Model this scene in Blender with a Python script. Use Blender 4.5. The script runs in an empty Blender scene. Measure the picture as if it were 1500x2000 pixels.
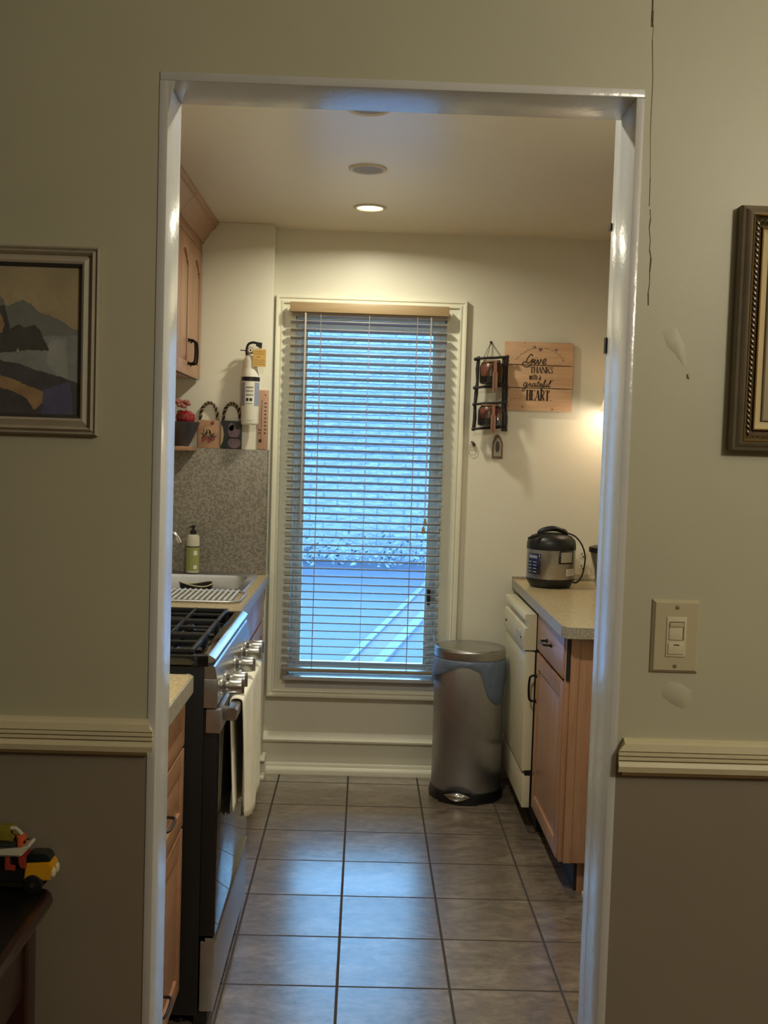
import bpy, bmesh, math, random
from mathutils import Vector, Matrix
random.seed(7)
PI = math.pi
scene = bpy.context.scene
COL = scene.collection

# ------------------------------------------------------------------ materials
def lin(c):
    def f(v):
        v /= 255.0
        return v / 12.92 if v <= .04045 else ((v + .055) / 1.055) ** 2.4
    return (f(c[0]), f(c[1]), f(c[2]), 1.0)

def nodes(name):
    m = bpy.data.materials.new(name); m.use_nodes = True
    nt = m.node_tree
    b = nt.nodes['Principled BSDF']
    return m, nt, b

def coords(nt, scale=(1, 1, 1), loc=(0, 0, 0), kind='Object'):
    tc = nt.nodes.new('ShaderNodeTexCoord'); mp = nt.nodes.new('ShaderNodeMapping')
    mp.inputs['Scale'].default_value = scale; mp.inputs['Location'].default_value = loc
    nt.links.new(tc.outputs[kind], mp.inputs['Vector'])
    return mp.outputs['Vector']

def noise(nt, vec, scale, detail=3, rough=.55, dist=0):
    n = nt.nodes.new('ShaderNodeTexNoise')
    n.inputs['Scale'].default_value = scale; n.inputs['Detail'].default_value = detail
    n.inputs['Roughness'].default_value = rough; n.inputs['Distortion'].default_value = dist
    nt.links.new(vec, n.inputs['Vector'])
    return n.outputs['Fac']

def ramp(nt, fac, stops):
    r = nt.nodes.new('ShaderNodeValToRGB')
    e = r.color_ramp.elements
    while len(e) < len(stops): e.new(.5)
    for k, (p, c) in enumerate(stops):
        e[k].position = p; e[k].color = c
    nt.links.new(fac, r.inputs['Fac'])
    return r.outputs['Color']

def bump(nt, b, h, strength, dist=.01):
    n = nt.nodes.new('ShaderNodeBump')
    n.inputs['Strength'].default_value = strength; n.inputs['Distance'].default_value = dist
    nt.links.new(h, n.inputs['Height']); nt.links.new(n.outputs['Normal'], b.inputs['Normal'])
    return n

def mixc(nt, fac, a, b_, mode='MIX'):
    n = nt.nodes.new('ShaderNodeMix'); n.data_type = 'RGBA'; n.blend_type = mode
    if hasattr(fac, 'links'): nt.links.new(fac, n.inputs['Factor'])
    else: n.inputs['Factor'].default_value = fac
    for s, v in (('A', a), ('B', b_)):
        i = [q for q in n.inputs if q.name == s and q.type == 'RGBA'][0]
        if hasattr(v, 'links'): nt.links.new(v, i)
        else: i.default_value = v
    return [q for q in n.outputs if q.type == 'RGBA'][0]

def vary(c, k): return tuple(min(1, v * k) for v in c[:3]) + (1,)

def plain(name, col, rough=.5, metal=0, var=.06, vscale=6, bstr=0, bscale=60, spec=.5, coat=0, aniso=0):
    m, nt, b = nodes(name)
    c = lin(col)
    v = coords(nt)
    if var:
        nt.links.new(ramp(nt, noise(nt, v, vscale), [(.3, vary(c, 1 - var)), (.7, vary(c, 1 + var))]), b.inputs['Base Color'])
    else: b.inputs['Base Color'].default_value = c
    b.inputs['Roughness'].default_value = rough; b.inputs['Metallic'].default_value = metal
    b.inputs['Specular IOR Level'].default_value = spec
    b.inputs['Coat Weight'].default_value = coat
    if aniso: b.inputs['Anisotropic'].default_value = aniso
    if bstr: bump(nt, b, noise(nt, v, bscale, 4), bstr, .004)
    return m

def wood(name, c1, c2, axis=2, rough=.35, scale=9, coat=.15):
    m, nt, b = nodes(name)
    s = [scale] * 3; s[axis] = scale * .09
    v = coords(nt, tuple(s))
    n1 = noise(nt, v, 3, 5, .6, .6)
    n2 = noise(nt, v, 16, 3, .6)
    c = ramp(nt, n1, [(.28, lin(c1)), (.72, lin(c2))])
    c = mixc(nt, .22, c, ramp(nt, n2, [(.35, vary(lin(c1), .75)), (.65, lin(c2))]))
    nt.links.new(c, b.inputs['Base Color'])
    b.inputs['Roughness'].default_value = rough; b.inputs['Coat Weight'].default_value = coat
    b.inputs['Coat Roughness'].default_value = .3
    bump(nt, b, n2, .08, .002)
    return m

def speckle(name, base, dark, light, rough=.35, scale=330):
    m, nt, b = nodes(name)
    v = coords(nt)
    n = noise(nt, v, scale, 2, .6)
    n2 = noise(nt, v, scale * .45, 2, .6)
    c = ramp(nt, n, [(.30, lin(dark)), (.44, lin(base)), (.56, lin(base)), (.68, lin(light))])
    c = mixc(nt, .35, c, ramp(nt, n2, [(.4, lin(dark)), (.6, lin(light))]))
    nt.links.new(c, b.inputs['Base Color'])
    b.inputs['Roughness'].default_value = rough
    return m

def emit(name, col, strength):
    m, nt, b = nodes(name)
    b.inputs['Base Color'].default_value = lin(col)
    b.inputs['Emission Color'].default_value = lin(col)
    b.inputs['Emission Strength'].default_value = strength
    return m

def glassy(name, tint=(245, 250, 255), gloss=.04):
    m, nt, b = nodes(name)
    nt.nodes.remove(b)
    out = nt.nodes['Material Output']
    t = nt.nodes.new('ShaderNodeBsdfTransparent'); t.inputs['Color'].default_value = lin(tint)
    g = nt.nodes.new('ShaderNodeBsdfGlossy'); g.inputs['Roughness'].default_value = gloss
    f = nt.nodes.new('ShaderNodeFresnel'); f.inputs['IOR'].default_value = 1.45
    mx = nt.nodes.new('ShaderNodeMixShader')
    nt.links.new(f.outputs[0], mx.inputs[0]); nt.links.new(t.outputs[0], mx.inputs[1]); nt.links.new(g.outputs[0], mx.inputs[2])
    nt.links.new(mx.outputs[0], out.inputs['Surface'])
    return m

def film(name, col, alpha, rough=.35):
    m, nt, b = nodes(name)
    b.inputs['Base Color'].default_value = lin(col); b.inputs['Roughness'].default_value = rough
    b.inputs['Alpha'].default_value = alpha
    bump(nt, b, noise(nt, coords(nt), 25, 3), .4, .01)
    return m

def dining_wall_paint():
    # cream-tan paint above the chair rail, brown paint below it
    m, nt, b = nodes('dining_wall_paint')
    v = coords(nt)
    up = ramp(nt, noise(nt, v, 2.2, 4), [(.3, lin((172, 168, 144))), (.7, lin((181, 177, 153)))])
    lo = ramp(nt, noise(nt, v, 2.2, 4), [(.3, lin((128, 119, 104))), (.7, lin((136, 126, 110)))])
    sep = nt.nodes.new('ShaderNodeSeparateXYZ'); nt.links.new(v, sep.inputs[0])
    mt = nt.nodes.new('ShaderNodeMath'); mt.operation = 'GREATER_THAN'; mt.inputs[1].default_value = 1.0
    nt.links.new(sep.outputs['Z'], mt.inputs[0])
    nt.links.new(mixc(nt, mt.outputs[0], lo, up), b.inputs['Base Color'])
    b.inputs['Roughness'].default_value = .45
    bump(nt, b, noise(nt, v, 7, 6, .65), .12, .008)
    return m

def tile_floor():
    m, nt, b = nodes('floor_tiles')
    px, py = .314, .3146
    v = coords(nt, (1, 1, 1), (.0345 + 10 * px, -4.28 + 40 * py, 0))
    br = nt.nodes.new('ShaderNodeTexBrick')
    br.offset = 0; br.squash = 1
    br.inputs['Scale'].default_value = 1
    br.inputs['Brick Width'].default_value = px; br.inputs['Row Height'].default_value = py
    br.inputs['Mortar Size'].default_value = .0042; br.inputs['Mortar Smooth'].default_value = .15
    br.inputs['Color1'].default_value = (.42, .42, .42, 1); br.inputs['Color2'].default_value = (.58, .58, .58, 1)
    nt.links.new(v, br.inputs['Vector'])
    v2 = coords(nt, (3.6, 6.4, 1))
    n1 = noise(nt, v2, 1.6, 8, .68, .8)
    n2 = noise(nt, v2, 6.5, 6, .7, .4)
    c1 = ramp(nt, n1, [(.30, lin((70, 59, 51))), (.5, lin((108, 94, 81))), (.70, lin((160, 144, 126)))])
    c2 = ramp(nt, n2, [(.35, lin((70, 59, 50))), (.66, lin((156, 140, 122)))])
    c = mixc(nt, .4, c1, c2)
    c = mixc(nt, .25, c, br.outputs['Color'], 'OVERLAY')
    c = mixc(nt, br.outputs['Fac'], c, lin((62, 53, 46)))
    nt.links.new(c, b.inputs['Base Color'])
    rr = nt.nodes.new('ShaderNodeMapRange'); rr.inputs['To Min'].default_value = .24; rr.inputs['To Max'].default_value = .36
    nt.links.new(n2, rr.inputs['Value'])
    mx = nt.nodes.new('ShaderNodeMath'); mx.operation = 'MAXIMUM'
    nt.links.new(rr.outputs[0], mx.inputs[0]); nt.links.new(br.outputs['Fac'], mx.inputs[1])
    nt.links.new(mx.outputs[0], b.inputs['Roughness'])
    b.inputs['Specular IOR Level'].default_value = .8
    b.inputs['Coat Roughness'].default_value = .24; b.inputs['Coat IOR'].default_value = 1.55
    cwt = nt.nodes.new('ShaderNodeMath'); cwt.operation = 'SUBTRACT'; cwt.inputs[0].default_value = 1.0; nt.links.new(br.outputs['Fac'], cwt.inputs[1]); nt.links.new(cwt.outputs[0], b.inputs['Coat Weight'])
    h = nt.nodes.new('ShaderNodeMath'); h.operation = 'MULTIPLY_ADD'; h.inputs[1].default_value = -1.0
    nt.links.new(br.outputs['Fac'], h.inputs[0])
    sc = nt.nodes.new('ShaderNodeMath'); sc.operation = 'MULTIPLY'; sc.inputs[1].default_value = .12
    nt.links.new(n1, sc.inputs[0]); nt.links.new(sc.outputs[0], h.inputs[2])
    bn = bump(nt, b, h.outputs[0], .35, .003); nt.links.new(bn.outputs['Normal'], b.inputs['Coat Normal'])
    return m

def brick_wall():
    m, nt, b = nodes('white_painted_brick')
    v = coords(nt)
    sw = nt.nodes.new('ShaderNodeSeparateXYZ'); cw = nt.nodes.new('ShaderNodeCombineXYZ')
    nt.links.new(v, sw.inputs[0]); nt.links.new(sw.outputs['X'], cw.inputs['X']); nt.links.new(sw.outputs['Z'], cw.inputs['Y'])
    br = nt.nodes.new('ShaderNodeTexBrick')
    br.inputs['Scale'].default_value = 1; br.inputs['Brick Width'].default_value = .29; br.inputs['Row Height'].default_value = .083
    br.inputs['Mortar Size'].default_value = .009; br.inputs['Mortar Smooth'].default_value = .5
    nt.links.new(cw.outputs[0], br.inputs['Vector'])
    n = noise(nt, coords(nt, (9, 9, 22)), 1.3, 6, .7, .5)
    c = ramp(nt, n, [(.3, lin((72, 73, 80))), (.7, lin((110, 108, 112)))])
    c = mixc(nt, br.outputs['Fac'], c, lin((74, 76, 84)))
    nt.links.new(c, b.inputs['Base Color']); b.inputs['Roughness'].default_value = .6
    h = nt.nodes.new('ShaderNodeMath'); h.operation = 'SUBTRACT'
    nt.links.new(n, h.inputs[0]); nt.links.new(br.outputs['Fac'], h.inputs[1])
    bump(nt, b, h.outputs[0], .9, .05)
    return m

M = {}
M['dining_wall'] = dining_wall_paint()
M['cream'] = plain('kitchen_cream_paint', (226, 221, 203), .42, var=.02, vscale=3, bstr=.10, bscale=35)
M['ceiling'] = plain('ceiling_paint', (222, 212, 192), .30, var=.02, vscale=2, bstr=.03, bscale=20, spec=.6)
M['trimwhite'] = plain('glossy_trim_white', (190, 189, 186), .2, var=.03, vscale=9, bstr=.18, bscale=45)
M['casing'] = plain('casing_ivory', (230, 226, 206), .35, var=.03, bstr=.06, bscale=40)
M['rail'] = plain('chair_rail_paint', (202, 192, 160), .4, var=.04, bstr=.1)
M['floor'] = tile_floor()
M['dining_floor'] = wood('dining_floor_boards', (96, 66, 42), (128, 90, 58), 1, .4)
M['maple'] = wood('maple_cabinet', (158, 114, 86), (182, 138, 106), 2, .36)
M['maple_h'] = wood('maple_cabinet_horizontal', (158, 114, 86), (182, 138, 106), 1, .36)
M['pine'] = wood('sign_pine', (200, 156, 118), (226, 186, 148), 0, .6, 7, 0)
M['darkink'] = plain('dark_brown_print', (52, 32, 26), .7, var=.1)
M['purpleink'] = plain('mauve_print', (122, 92, 108), .7, var=.1)
M['cherry'] = wood('dark_cherry', (34, 14, 14), (52, 22, 20), 0, .25, 6, .5)
M['tabletop'] = plain('black_table_top', (16, 15, 15), .35, var=.1)
M['laminate'] = speckle('beige_speckled_laminate', (186, 166, 126), (140, 120, 86), (214, 198, 160), .26)
M['laminate_edge'] = speckle('grey_speckled_edge', (150, 140, 122), (92, 86, 76), (190, 180, 160), .4)
M['splash'] = speckle('grey_speckled_splash', (134, 126, 114), (92, 86, 78), (184, 176, 162), .38, 210)
M['steel'] = plain('brushed_steel', (176, 174, 170), .32, 1, var=.05, vscale=40, aniso=.5)
M['darksteel'] = plain('dark_brushed_steel', (186, 186, 190), .42, 1, var=.05, vscale=30, aniso=.6)
M['chrome'] = plain('chrome', (215, 215, 215), .1, 1, var=0)
M['black'] = plain('black_plastic', (22, 22, 24), .4, var=.1)
M['blackenamel'] = plain('black_enamel', (13, 14, 18), .45, var=.1)
M['blackglass'] = plain('black_glass', (8, 8, 10), .035, var=0, spec=.9)
M['castiron'] = plain('cast_iron', (30, 30, 33), .28, var=.15, bstr=.1, bscale=200)
M['blackpull'] = plain('black_iron_pull', (24, 22, 22), .32, .6, var=.1)
M['almond'] = plain('almond_enamel', (214, 206, 178), .3, var=.02, bstr=.03)
M['almond_dark'] = plain('almond_label', (176, 170, 150), .4, var=.05)
M['rack_sheen'] = plain('rack_reflection_white', (206, 210, 214), .25, var=.02)  # pale colour stands in for window reflections on the steel rods
M['toe'] = plain('toe_kick_black', (26, 24, 24), .6)
M['linen'] = plain('towel_cotton', (232, 226, 206), .9, var=.05, vscale=14, bstr=.35, bscale=40)
M['slat'] = plain('blind_slat_faux_wood', (150, 138, 122), .4, var=.05)
M['valance'] = wood('blind_valance_tan', (148, 124, 90), (166, 142, 106), 0, .45, 6, 0)
M['cord'] = plain('blind_cord', (176, 168, 156), .7, var=.05)
M['sash'] = plain('sash_vinyl', (206, 208, 204), .4, var=.02)
M['darkmetal'] = plain('dark_bronze', (46, 40, 36), .4, .5)
M['pane'] = glassy('window_glass')
M['jarglass'] = glassy('clear_jar_glass', (236, 240, 236), .02)
M['brick'] = brick_wall()
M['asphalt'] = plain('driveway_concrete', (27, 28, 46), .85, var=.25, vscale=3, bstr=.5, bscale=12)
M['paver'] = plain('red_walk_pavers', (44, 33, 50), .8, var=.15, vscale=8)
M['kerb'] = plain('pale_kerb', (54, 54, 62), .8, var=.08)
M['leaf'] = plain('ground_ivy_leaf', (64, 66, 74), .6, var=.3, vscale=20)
M['whitepaint'] = plain('extinguisher_white', (228, 224, 208), .3, var=.02)
M['label_white'] = plain('paper_label', (232, 228, 212), .6, var=.03)
M['label_blue'] = plain('label_blue_grey', (146, 152, 172), .5, var=.04)
M['tagtan'] = plain('tan_paper_tag', (214, 172, 96), .7, var=.06, vscale=30)
M['thermo'] = wood('thermometer_board', (182, 140, 114), (200, 158, 130), 2, .5)
M['plaque1'] = plain('plaque_tan', (178, 136, 104), .5, var=.2, vscale=28)
M['plaque2'] = plain('plaque_dark_green', (50, 56, 60), .5, var=.2, vscale=28)
M['plaque_edge'] = plain('plaque_edge', (206, 176, 132), .5)
M['rope'] = plain('twisted_rope', (150, 124, 88), .8, var=.35, vscale=80)
M['motif_red'] = plain('motif_red', (142, 70, 62), .6, var=.2, vscale=40)
M['motif_mauve'] = plain('motif_mauve', (132, 110, 122), .6, var=.2, vscale=40)
M['motif_dark'] = plain('motif_dark', (44, 44, 42), .6, var=.2, vscale=40)
M['bowl'] = plain('charcoal_bowl', (62, 58, 62), .3, var=.12, vscale=14)
M['apple'] = plain('apple_red', (140, 34, 40), .18, var=.25, vscale=12, coat=.5)
M['petal'] = plain('salmon_petal', (168, 104, 92), .7, var=.2, vscale=30)
M['stem'] = plain('dark_green_stem', (54, 58, 40), .6, var=.2)
M['jarwax'] = plain('brick_red_wax', (134, 78, 66), .3, var=.1, vscale=10)
M['twig'] = plain('dark_branch', (36, 30, 30), .6, var=.3, vscale=40, bstr=.4, bscale=90)
M['ribbon'] = plain('brown_ribbon', (142, 102, 82), .8, var=.15, vscale=40)
M['icon_frame'] = plain('icon_wood', (112, 88, 62), .5, var=.1)
M['icon_pale'] = plain('icon_silver', (178, 172, 158), .4, .3, var=.1)
M['icon_dark'] = plain('icon_dark', (78, 70, 62), .5, var=.2, vscale=60)
M['gold'] = plain('gold_bead', (180, 150, 92), .35, .7, var=.1)
M['frame_brown'] = plain('dark_bronze_frame', (112, 100, 82), .45, .1, var=.12, vscale=18, bstr=.1)
M['rope_dark'] = plain('carved_dark_bronze', (92, 78, 58), .3, .3, var=.35, vscale=80)
M['liner'] = plain('cream_liner', (190, 174, 132), .8, var=.03)
M['pic_right'] = plain('muted_print', (150, 138, 104), .6, var=.25, vscale=8)
M['frame_taupe'] = plain('taupe_frame', (164, 155, 136), .5, var=.08, vscale=18, bstr=.1)
M['frame_lip'] = plain('dark_frame_lip', (62, 60, 58), .5)
M['sky_paint'] = plain('painted_sky', (160, 146, 116), .4, var=.16, vscale=12, bstr=.2)
M['mount_paint'] = plain('painted_mountain', (118, 120, 114), .4, var=.14, vscale=22, bstr=.2)
M['sea_paint'] = plain('painted_sea', (136, 140, 136), .4, var=.12, vscale=40, bstr=.2)
M['glint_paint'] = plain('painted_glint', (150, 154, 150), .4, var=.1, vscale=40, bstr=.2)
M['head_paint'] = plain('painted_headland', (78, 76, 72), .4, var=.25, vscale=25, bstr=.2)
M['shore_paint'] = plain('painted_shore', (78, 76, 78), .4, var=.2, vscale=25, bstr=.2)
M['blue_paint'] = plain('painted_shore_blue', (86, 86, 112), .4, var=.2, vscale=25, bstr=.2)  # bluish patch of shore in the seascape
M['ochre_paint'] = plain('painted_ochre', (150, 124, 92), .4, var=.3, vscale=30, bstr=.2)
M['switch'] = plain('switch_plate_paint', (180, 170, 140), .4, var=.02)
M['switch_light'] = plain('switch_ivory', (200, 192, 162), .35, var=.02)
M['switch_dark'] = plain('switch_dark_tan', (120, 110, 88), .5)  # darker tan for slide track, screws and small print
M['lamp_trim'] = plain('can_light_trim', (214, 204, 184), .4, var=.02)
M['lamp_dull'] = plain('unlit_lamp_face', (150, 138, 116), .5, var=.05)
M['lens'] = emit('lit_lens', (255, 244, 176), 6)
M['bulb'] = emit('warm_bulb', (255, 214, 160), 5)
M['shade'] = emit('glowing_lamp_shade', (250, 226, 186), .55)
M['green_label'] = plain('soap_green', (156, 160, 96), .35, var=.05)
M['soapwhite'] = plain('soap_translucent_white', (206, 200, 178), .3, var=.03)
M['bag'] = film('blue_grey_bag', (128, 144, 172), .5)
M['pot_panel'] = plain('cooker_blue_panel', (30, 40, 74), .2, var=.1)
M['outlet'] = plain('outlet_ivory', (226, 220, 200), .35, var=.02)
M['slot'] = plain('outlet_slot', (34, 32, 30), .6)
M['toy_yellow'] = plain('toy_yellow', (206, 150, 26), .25, var=.06)
M['toy_white'] = plain('toy_offwhite', (186, 180, 160), .4, var=.15, vscale=40)
M['toy_orange'] = plain('toy_orange', (206, 96, 52), .4, var=.08)
M['toy_red'] = plain('toy_red', (150, 56, 44), .4, var=.08)
M['toy_olive'] = plain('toy_olive', (130, 118, 36), .4, var=.2, vscale=40)
M['toy_glass'] = plain('toy_dark_window', (28, 32, 34), .15)
M['toy_clear'] = plain('toy_headlight', (196, 186, 150), .2)
M['chip'] = plain('chipped_paint_edge', (66, 40, 34), .8)
M['crack'] = plain('wall_crack_dark', (96, 82, 54), .8)

# ------------------------------------------------------------------ mesh builder
def wloc(o):
    v = Vector((0, 0, 0))
    while o is not None:
        v += o.location; o = o.parent
    return v

class MB:
    def __init__(self): self.bm = bmesh.new()
    def box(self, x0, x1, y0, y1, z0, z1, bev=0, seg=2):
        bm = self.bm
        vs = [bm.verts.new((x, y, z)) for x in (x0, x1) for y in (y0, y1) for z in (z0, z1)]
        q = [(0, 1, 3, 2), (4, 6, 7, 5), (0, 4, 5, 1), (2, 3, 7, 6), (0, 2, 6, 4), (1, 5, 7, 3)]
        fs = [bm.faces.new([vs[i] for i in f]) for f in q]
        if bev:
            es = list({e for f in fs for e in f.edges})
            bmesh.ops.bevel(bm, geom=es, offset=bev, segments=seg, profile=.6, affect='EDGES', clamp_overlap=True)
        return self
    def prism(self, poly, axis, a0, a1):
        """poly: 2-D points in the two other axes (in x,y,z order); extruded along axis"""
        bm = self.bm
        def mk(p, a):
            c = list(p); c.insert(axis, a); return bm.verts.new(c)
        A = [mk(p, a0) for p in poly]; B = [mk(p, a1) for p in poly]
        n = len(poly)
        bm.faces.new(A); bm.faces.new(B[::-1])
        for i in range(n): bm.faces.new((A[i], A[(i + 1) % n], B[(i + 1) % n], B[i]))
        return self
    def loft(self, rings, closed=True, cap=True):
        bm = self.bm
        R = [[bm.verts.new(p) for p in r] for r in rings]
        n = len(R[0])
        for a, b in zip(R, R[1:]):
            for i in range(n if closed else n - 1):
                j = (i + 1) % n
                bm.faces.new((a[i], a[j], b[j], b[i]))
        if cap and closed:
            bm.faces.new(R[0][::-1]); bm.faces.new(R[-1])
        return self
    def lathe(self, prof, c=(0, 0, 0), n=32, axis=2, cap=True):
        rings = []
        for r, h in prof:
            ring = []
            for i in range(n):
                a = 2 * PI * i / n
                p = [r * math.cos(a), r * math.sin(a)]; p.insert(axis, h)
                ring.append((c[0] + p[0], c[1] + p[1], c[2] + p[2]))
            rings.append(ring)
        return self.loft(rings, True, cap)
    def tube(self, pts, r, n=8, closed=False, cap=True):
        pts = [Vector(p) for p in pts]
        m = len(pts); rings = []
        up = None
        for i, p in enumerate(pts):
            if closed: t = pts[(i + 1) % m] - pts[i - 1]
            else: t = pts[min(i + 1, m - 1)] - pts[max(i - 1, 0)]
            t.normalize()
            if up is None:
                up = Vector((0, 0, 1)) if abs(t.z) < .9 else Vector((1, 0, 0))
            s = t.cross(up)
            if s.length < 1e-5: s = t.orthogonal()
            s.normalize(); u = s.cross(t).normalized(); up = u
            rr = r[i] if isinstance(r, (list, tuple)) else r
            rings.append([p + rr * (math.cos(2 * PI * k / n) * s + math.sin(2 * PI * k / n) * u) for k in range(n)])
        if closed: rings.append(rings[0]); return self.loft(rings, True, False)
        return self.loft(rings, True, cap)
    def ball(self, c, r, seg=20, sc=(1, 1, 1)):
        mt = Matrix.Translation(c) @ Matrix.Diagonal((sc[0], sc[1], sc[2], 1))
        bmesh.ops.create_uvsphere(self.bm, u_segments=seg, v_segments=seg // 2, radius=r, matrix=mt)
        return self
    def face(self, pts):
        self.bm.faces.new([self.bm.verts.new(p) for p in pts]); return self
    def grid(self, rows, thick=0):
        bm = self.bm
        R = [[bm.verts.new(p) for p in r] for r in rows]
        for a, b in zip(R, R[1:]):
            for i in range(len(a) - 1): bm.faces.new((a[i], a[i + 1], b[i + 1], b[i]))
        return self
    def build(self, name, mat, parent=None, world=True, smooth=35, loc=None):
        bmesh.ops.recalc_face_normals(self.bm, faces=self.bm.faces)
        off = None
        if parent is not None and world: off = wloc(parent)
        elif loc is not None: off = Vector(loc)
        if off is not None: bmesh.ops.translate(self.bm, verts=self.bm.verts, vec=-off)
        me = bpy.data.meshes.new(name); self.bm.to_mesh(me); self.bm.free()
        if smooth:
            me.polygons.foreach_set('use_smooth', [True] * len(me.polygons))
            me.set_sharp_from_angle(angle=math.radians(smooth))
        me.materials.append(M[mat] if isinstance(mat, str) else mat)
        o = bpy.data.objects.new(name, me); COL.objects.link(o)
        if parent is not None: o.parent = parent
        elif loc is not None: o.location = loc
        return o

def tag(o, label=None, cat=None, group=None, kind=None):
    if label: o['label'] = label
    if cat: o['category'] = cat
    if group: o['group'] = group
    if kind: o['kind'] = kind
    return o
def thing(name, loc, label, cat, group=None):
    o = bpy.data.objects.new(name, None); COL.objects.link(o); o.location = loc
    o.empty_display_size = .05
    return tag(o, label, cat, group)
def struct(name, mb, mat, **k): return tag(mb.build(name, mat, **k), kind='structure')
def copy_tree(o, parent=None):
    c = o.copy(); COL.objects.link(c); c.parent = parent
    for ch in list(o.children): copy_tree(ch, c)
    return c
def solidify(o, t, offset=0):
    m = o.modifiers.new('thickness', 'SOLIDIFY'); m.thickness = t; m.offset = offset
    return o
def catmull(pts, k=6):
    P = [Vector(p) for p in pts]; out = []
    for i in range(len(P) - 1):
        a, b, c, d = P[max(i - 1, 0)], P[i], P[i + 1], P[min(i + 2, len(P) - 1)]
        for j in range(k):
            t = j / k
            out.append(.5 * ((2 * b) + (c - a) * t + (2 * a - 5 * b + 4 * c - d) * t * t + (3 * b - a - 3 * c + d) * t ** 3))
    out.append(P[-1]); return out

# ------------------------------------------------------------------ dimensions (metres)
CAM_Z = 1.4958
DW0, DW1 = 1.83, 1.955           # dining-side and kitchen-side faces of the doorway wall
OL, OR, OT = -.334, .421, 2.077  # doorway opening
CE = 2.467                       # kitchen ceiling
BW, BF = 5.05, 4.95              # back wall, chase face
KL, KR = -1.08, 1.42             # kitchen side walls
CT = .925                        # counter height

# ------------------------------------------------------------------ the room
b = MB(); b.face([(-1.25, 1.83, 0), (1.6, 1.83, 0), (1.6, 5.2, 0), (-1.25, 5.2, 0)]); b.face([(-1.25, 1.83, -.05), (-1.25, 5.2, -.05), (1.6, 5.2, -.05), (1.6, 1.83, -.05)])
fl = struct('floor', b, 'floor', smooth=0)
b = MB(); b.box(-2.6, 2.6, -2.4, DW0, -.05, 0); struct('floor_dining', b, 'dining_floor', smooth=0)
b = MB(); b.box(KL - .1, KR + .1, DW1 - .02, BW + .1, CE, CE + .1); struct('ceiling', b, 'ceiling', smooth=0)
b = MB(); b.box(-2.7, 2.7, -2.5, DW0 + .05, 2.62, 2.72); struct('ceiling_dining', b, 'ceiling', smooth=0)
# doorway wall: left of, right of and above the opening
b = MB(); b.box(-2.7, OL - .014, DW0, DW1 - .005, 0, 2.70); b.box(OR + .014, 2.7, DW0, DW1 - .005, 0, 2.70); b.box(OL - .014, OR + .014, DW0, DW1 - .005, OT + .014, 2.70)
struct('wall_front', b, 'dining_wall', smooth=0)
for nm, x in (('wall_dining_left', -2.7), ('wall_dining_right', 2.6)):
    b = MB(); b.box(x, x + .1, -2.5, DW0, 0, 2.65); struct(nm, b, 'dining_wall', smooth=0)
b = MB(); b.box(-2.7, 2.7, -2.5, -2.4, 0, 2.65); struct('wall_dining_back', b, 'dining_wall', smooth=0)
# jamb boards lining the doorway
b = MB()
b.box(OL - .014, OL, DW0 - .002, DW1, 0, OT, .002); b.box(OL - .014, OR + .014, DW0 - .002, DW1, OT, OT + .014, .002)
b.box(OR, OR + .014, DW0 - .002, 1.935, 0, OT, .002); b.box(OR + .0035, OR + .03, 1.934, 2.0, 0, OT + .02, .003)
b.prism([(OL - .014, OT), (OL + .010, OT), (OL, OT - .05), (OL - .014, OT - .09)], 1, DW0 - .0015, DW0 + .002)
struct('trim_1', b, 'trimwhite')
# chair rails with fluted profile and mitred ends
def rail_profile(z0, z1):
    h = z1 - z0; y = DW0
    return [(y, z0), (y - .007, z0), (y - .010, z0 + .10 * h), (y - .019, z0 + .14 * h), (y - .022, z0 + .30 * h), (y - .019, z0 + .42 * h), (y - .015, z0 + .44 * h),
            (y - .020, z0 + .47 * h), (y - .020, z0 + .54 * h), (y - .015, z0 + .56 * h), (y - .020, z0 + .59 * h), (y - .020, z0 + .66 * h), (y - .015, z0 + .68 * h),
            (y - .019, z0 + .71 * h), (y - .017, z0 + .90 * h), (y - .007, z1), (y, z1)]
def chair_rail(name, x_end, x_far, z0, z1):
    b = MB(); pr = rail_profile(z0, z1)
    s = 1 if x_far < x_end else -1
    r0 = [(x_end - s * (DW0 - y) * .0, y, z) for y, z in pr]
    r0 = [(x_end - s * (.010 if z > z0 + .88 * (z1 - z0) or z < z0 + .12 * (z1 - z0) else 0), y, z) for y, z in pr]
    r1 = [(x_far, y, z) for y, z in pr]
    b.loft([r0, r1]); return struct(name, b, 'rail')
chair_rail('trim_2', -.3355, -2.6, .978, 1.038)
chair_rail('trim_3', .4345, 2.6, .966, 1.028)
# kitchen walls
b = MB(); b.box(KL - .1, KL, DW1, BW + .1, 0, CE); struct('wall_left', b, 'cream', smooth=0)
b = MB(); b.box(KR, KR + .1, 3.70, BW + .1, 0, CE); struct('wall_right', b, 'cream', smooth=0)
b = MB(); b.box(.80, KR + .1, 2.0, 3.70, 0, CE); struct('wall_right_near', b, 'cream', smooth=0)
WX0, WX1, WZ0, WZ1 = -.335, .352, .455, 2.085   # rough window opening
b = MB()
b.box(KL, WX0, BW, BW + .12, 0, CE); b.box(WX1, KR, BW, BW + .12, 0, CE); b.box(WX0, WX1, BW, BW + .12, 0, WZ0); b.box(WX0, WX1, BW, BW + .12, WZ1, CE)
struct('wall_back', b, 'cream', smooth=0)
b = MB(); b.box(KL, -.428, BF, BW + .001, 0, CE, .003); struct('wall_back_left', b, 'cream')
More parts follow.
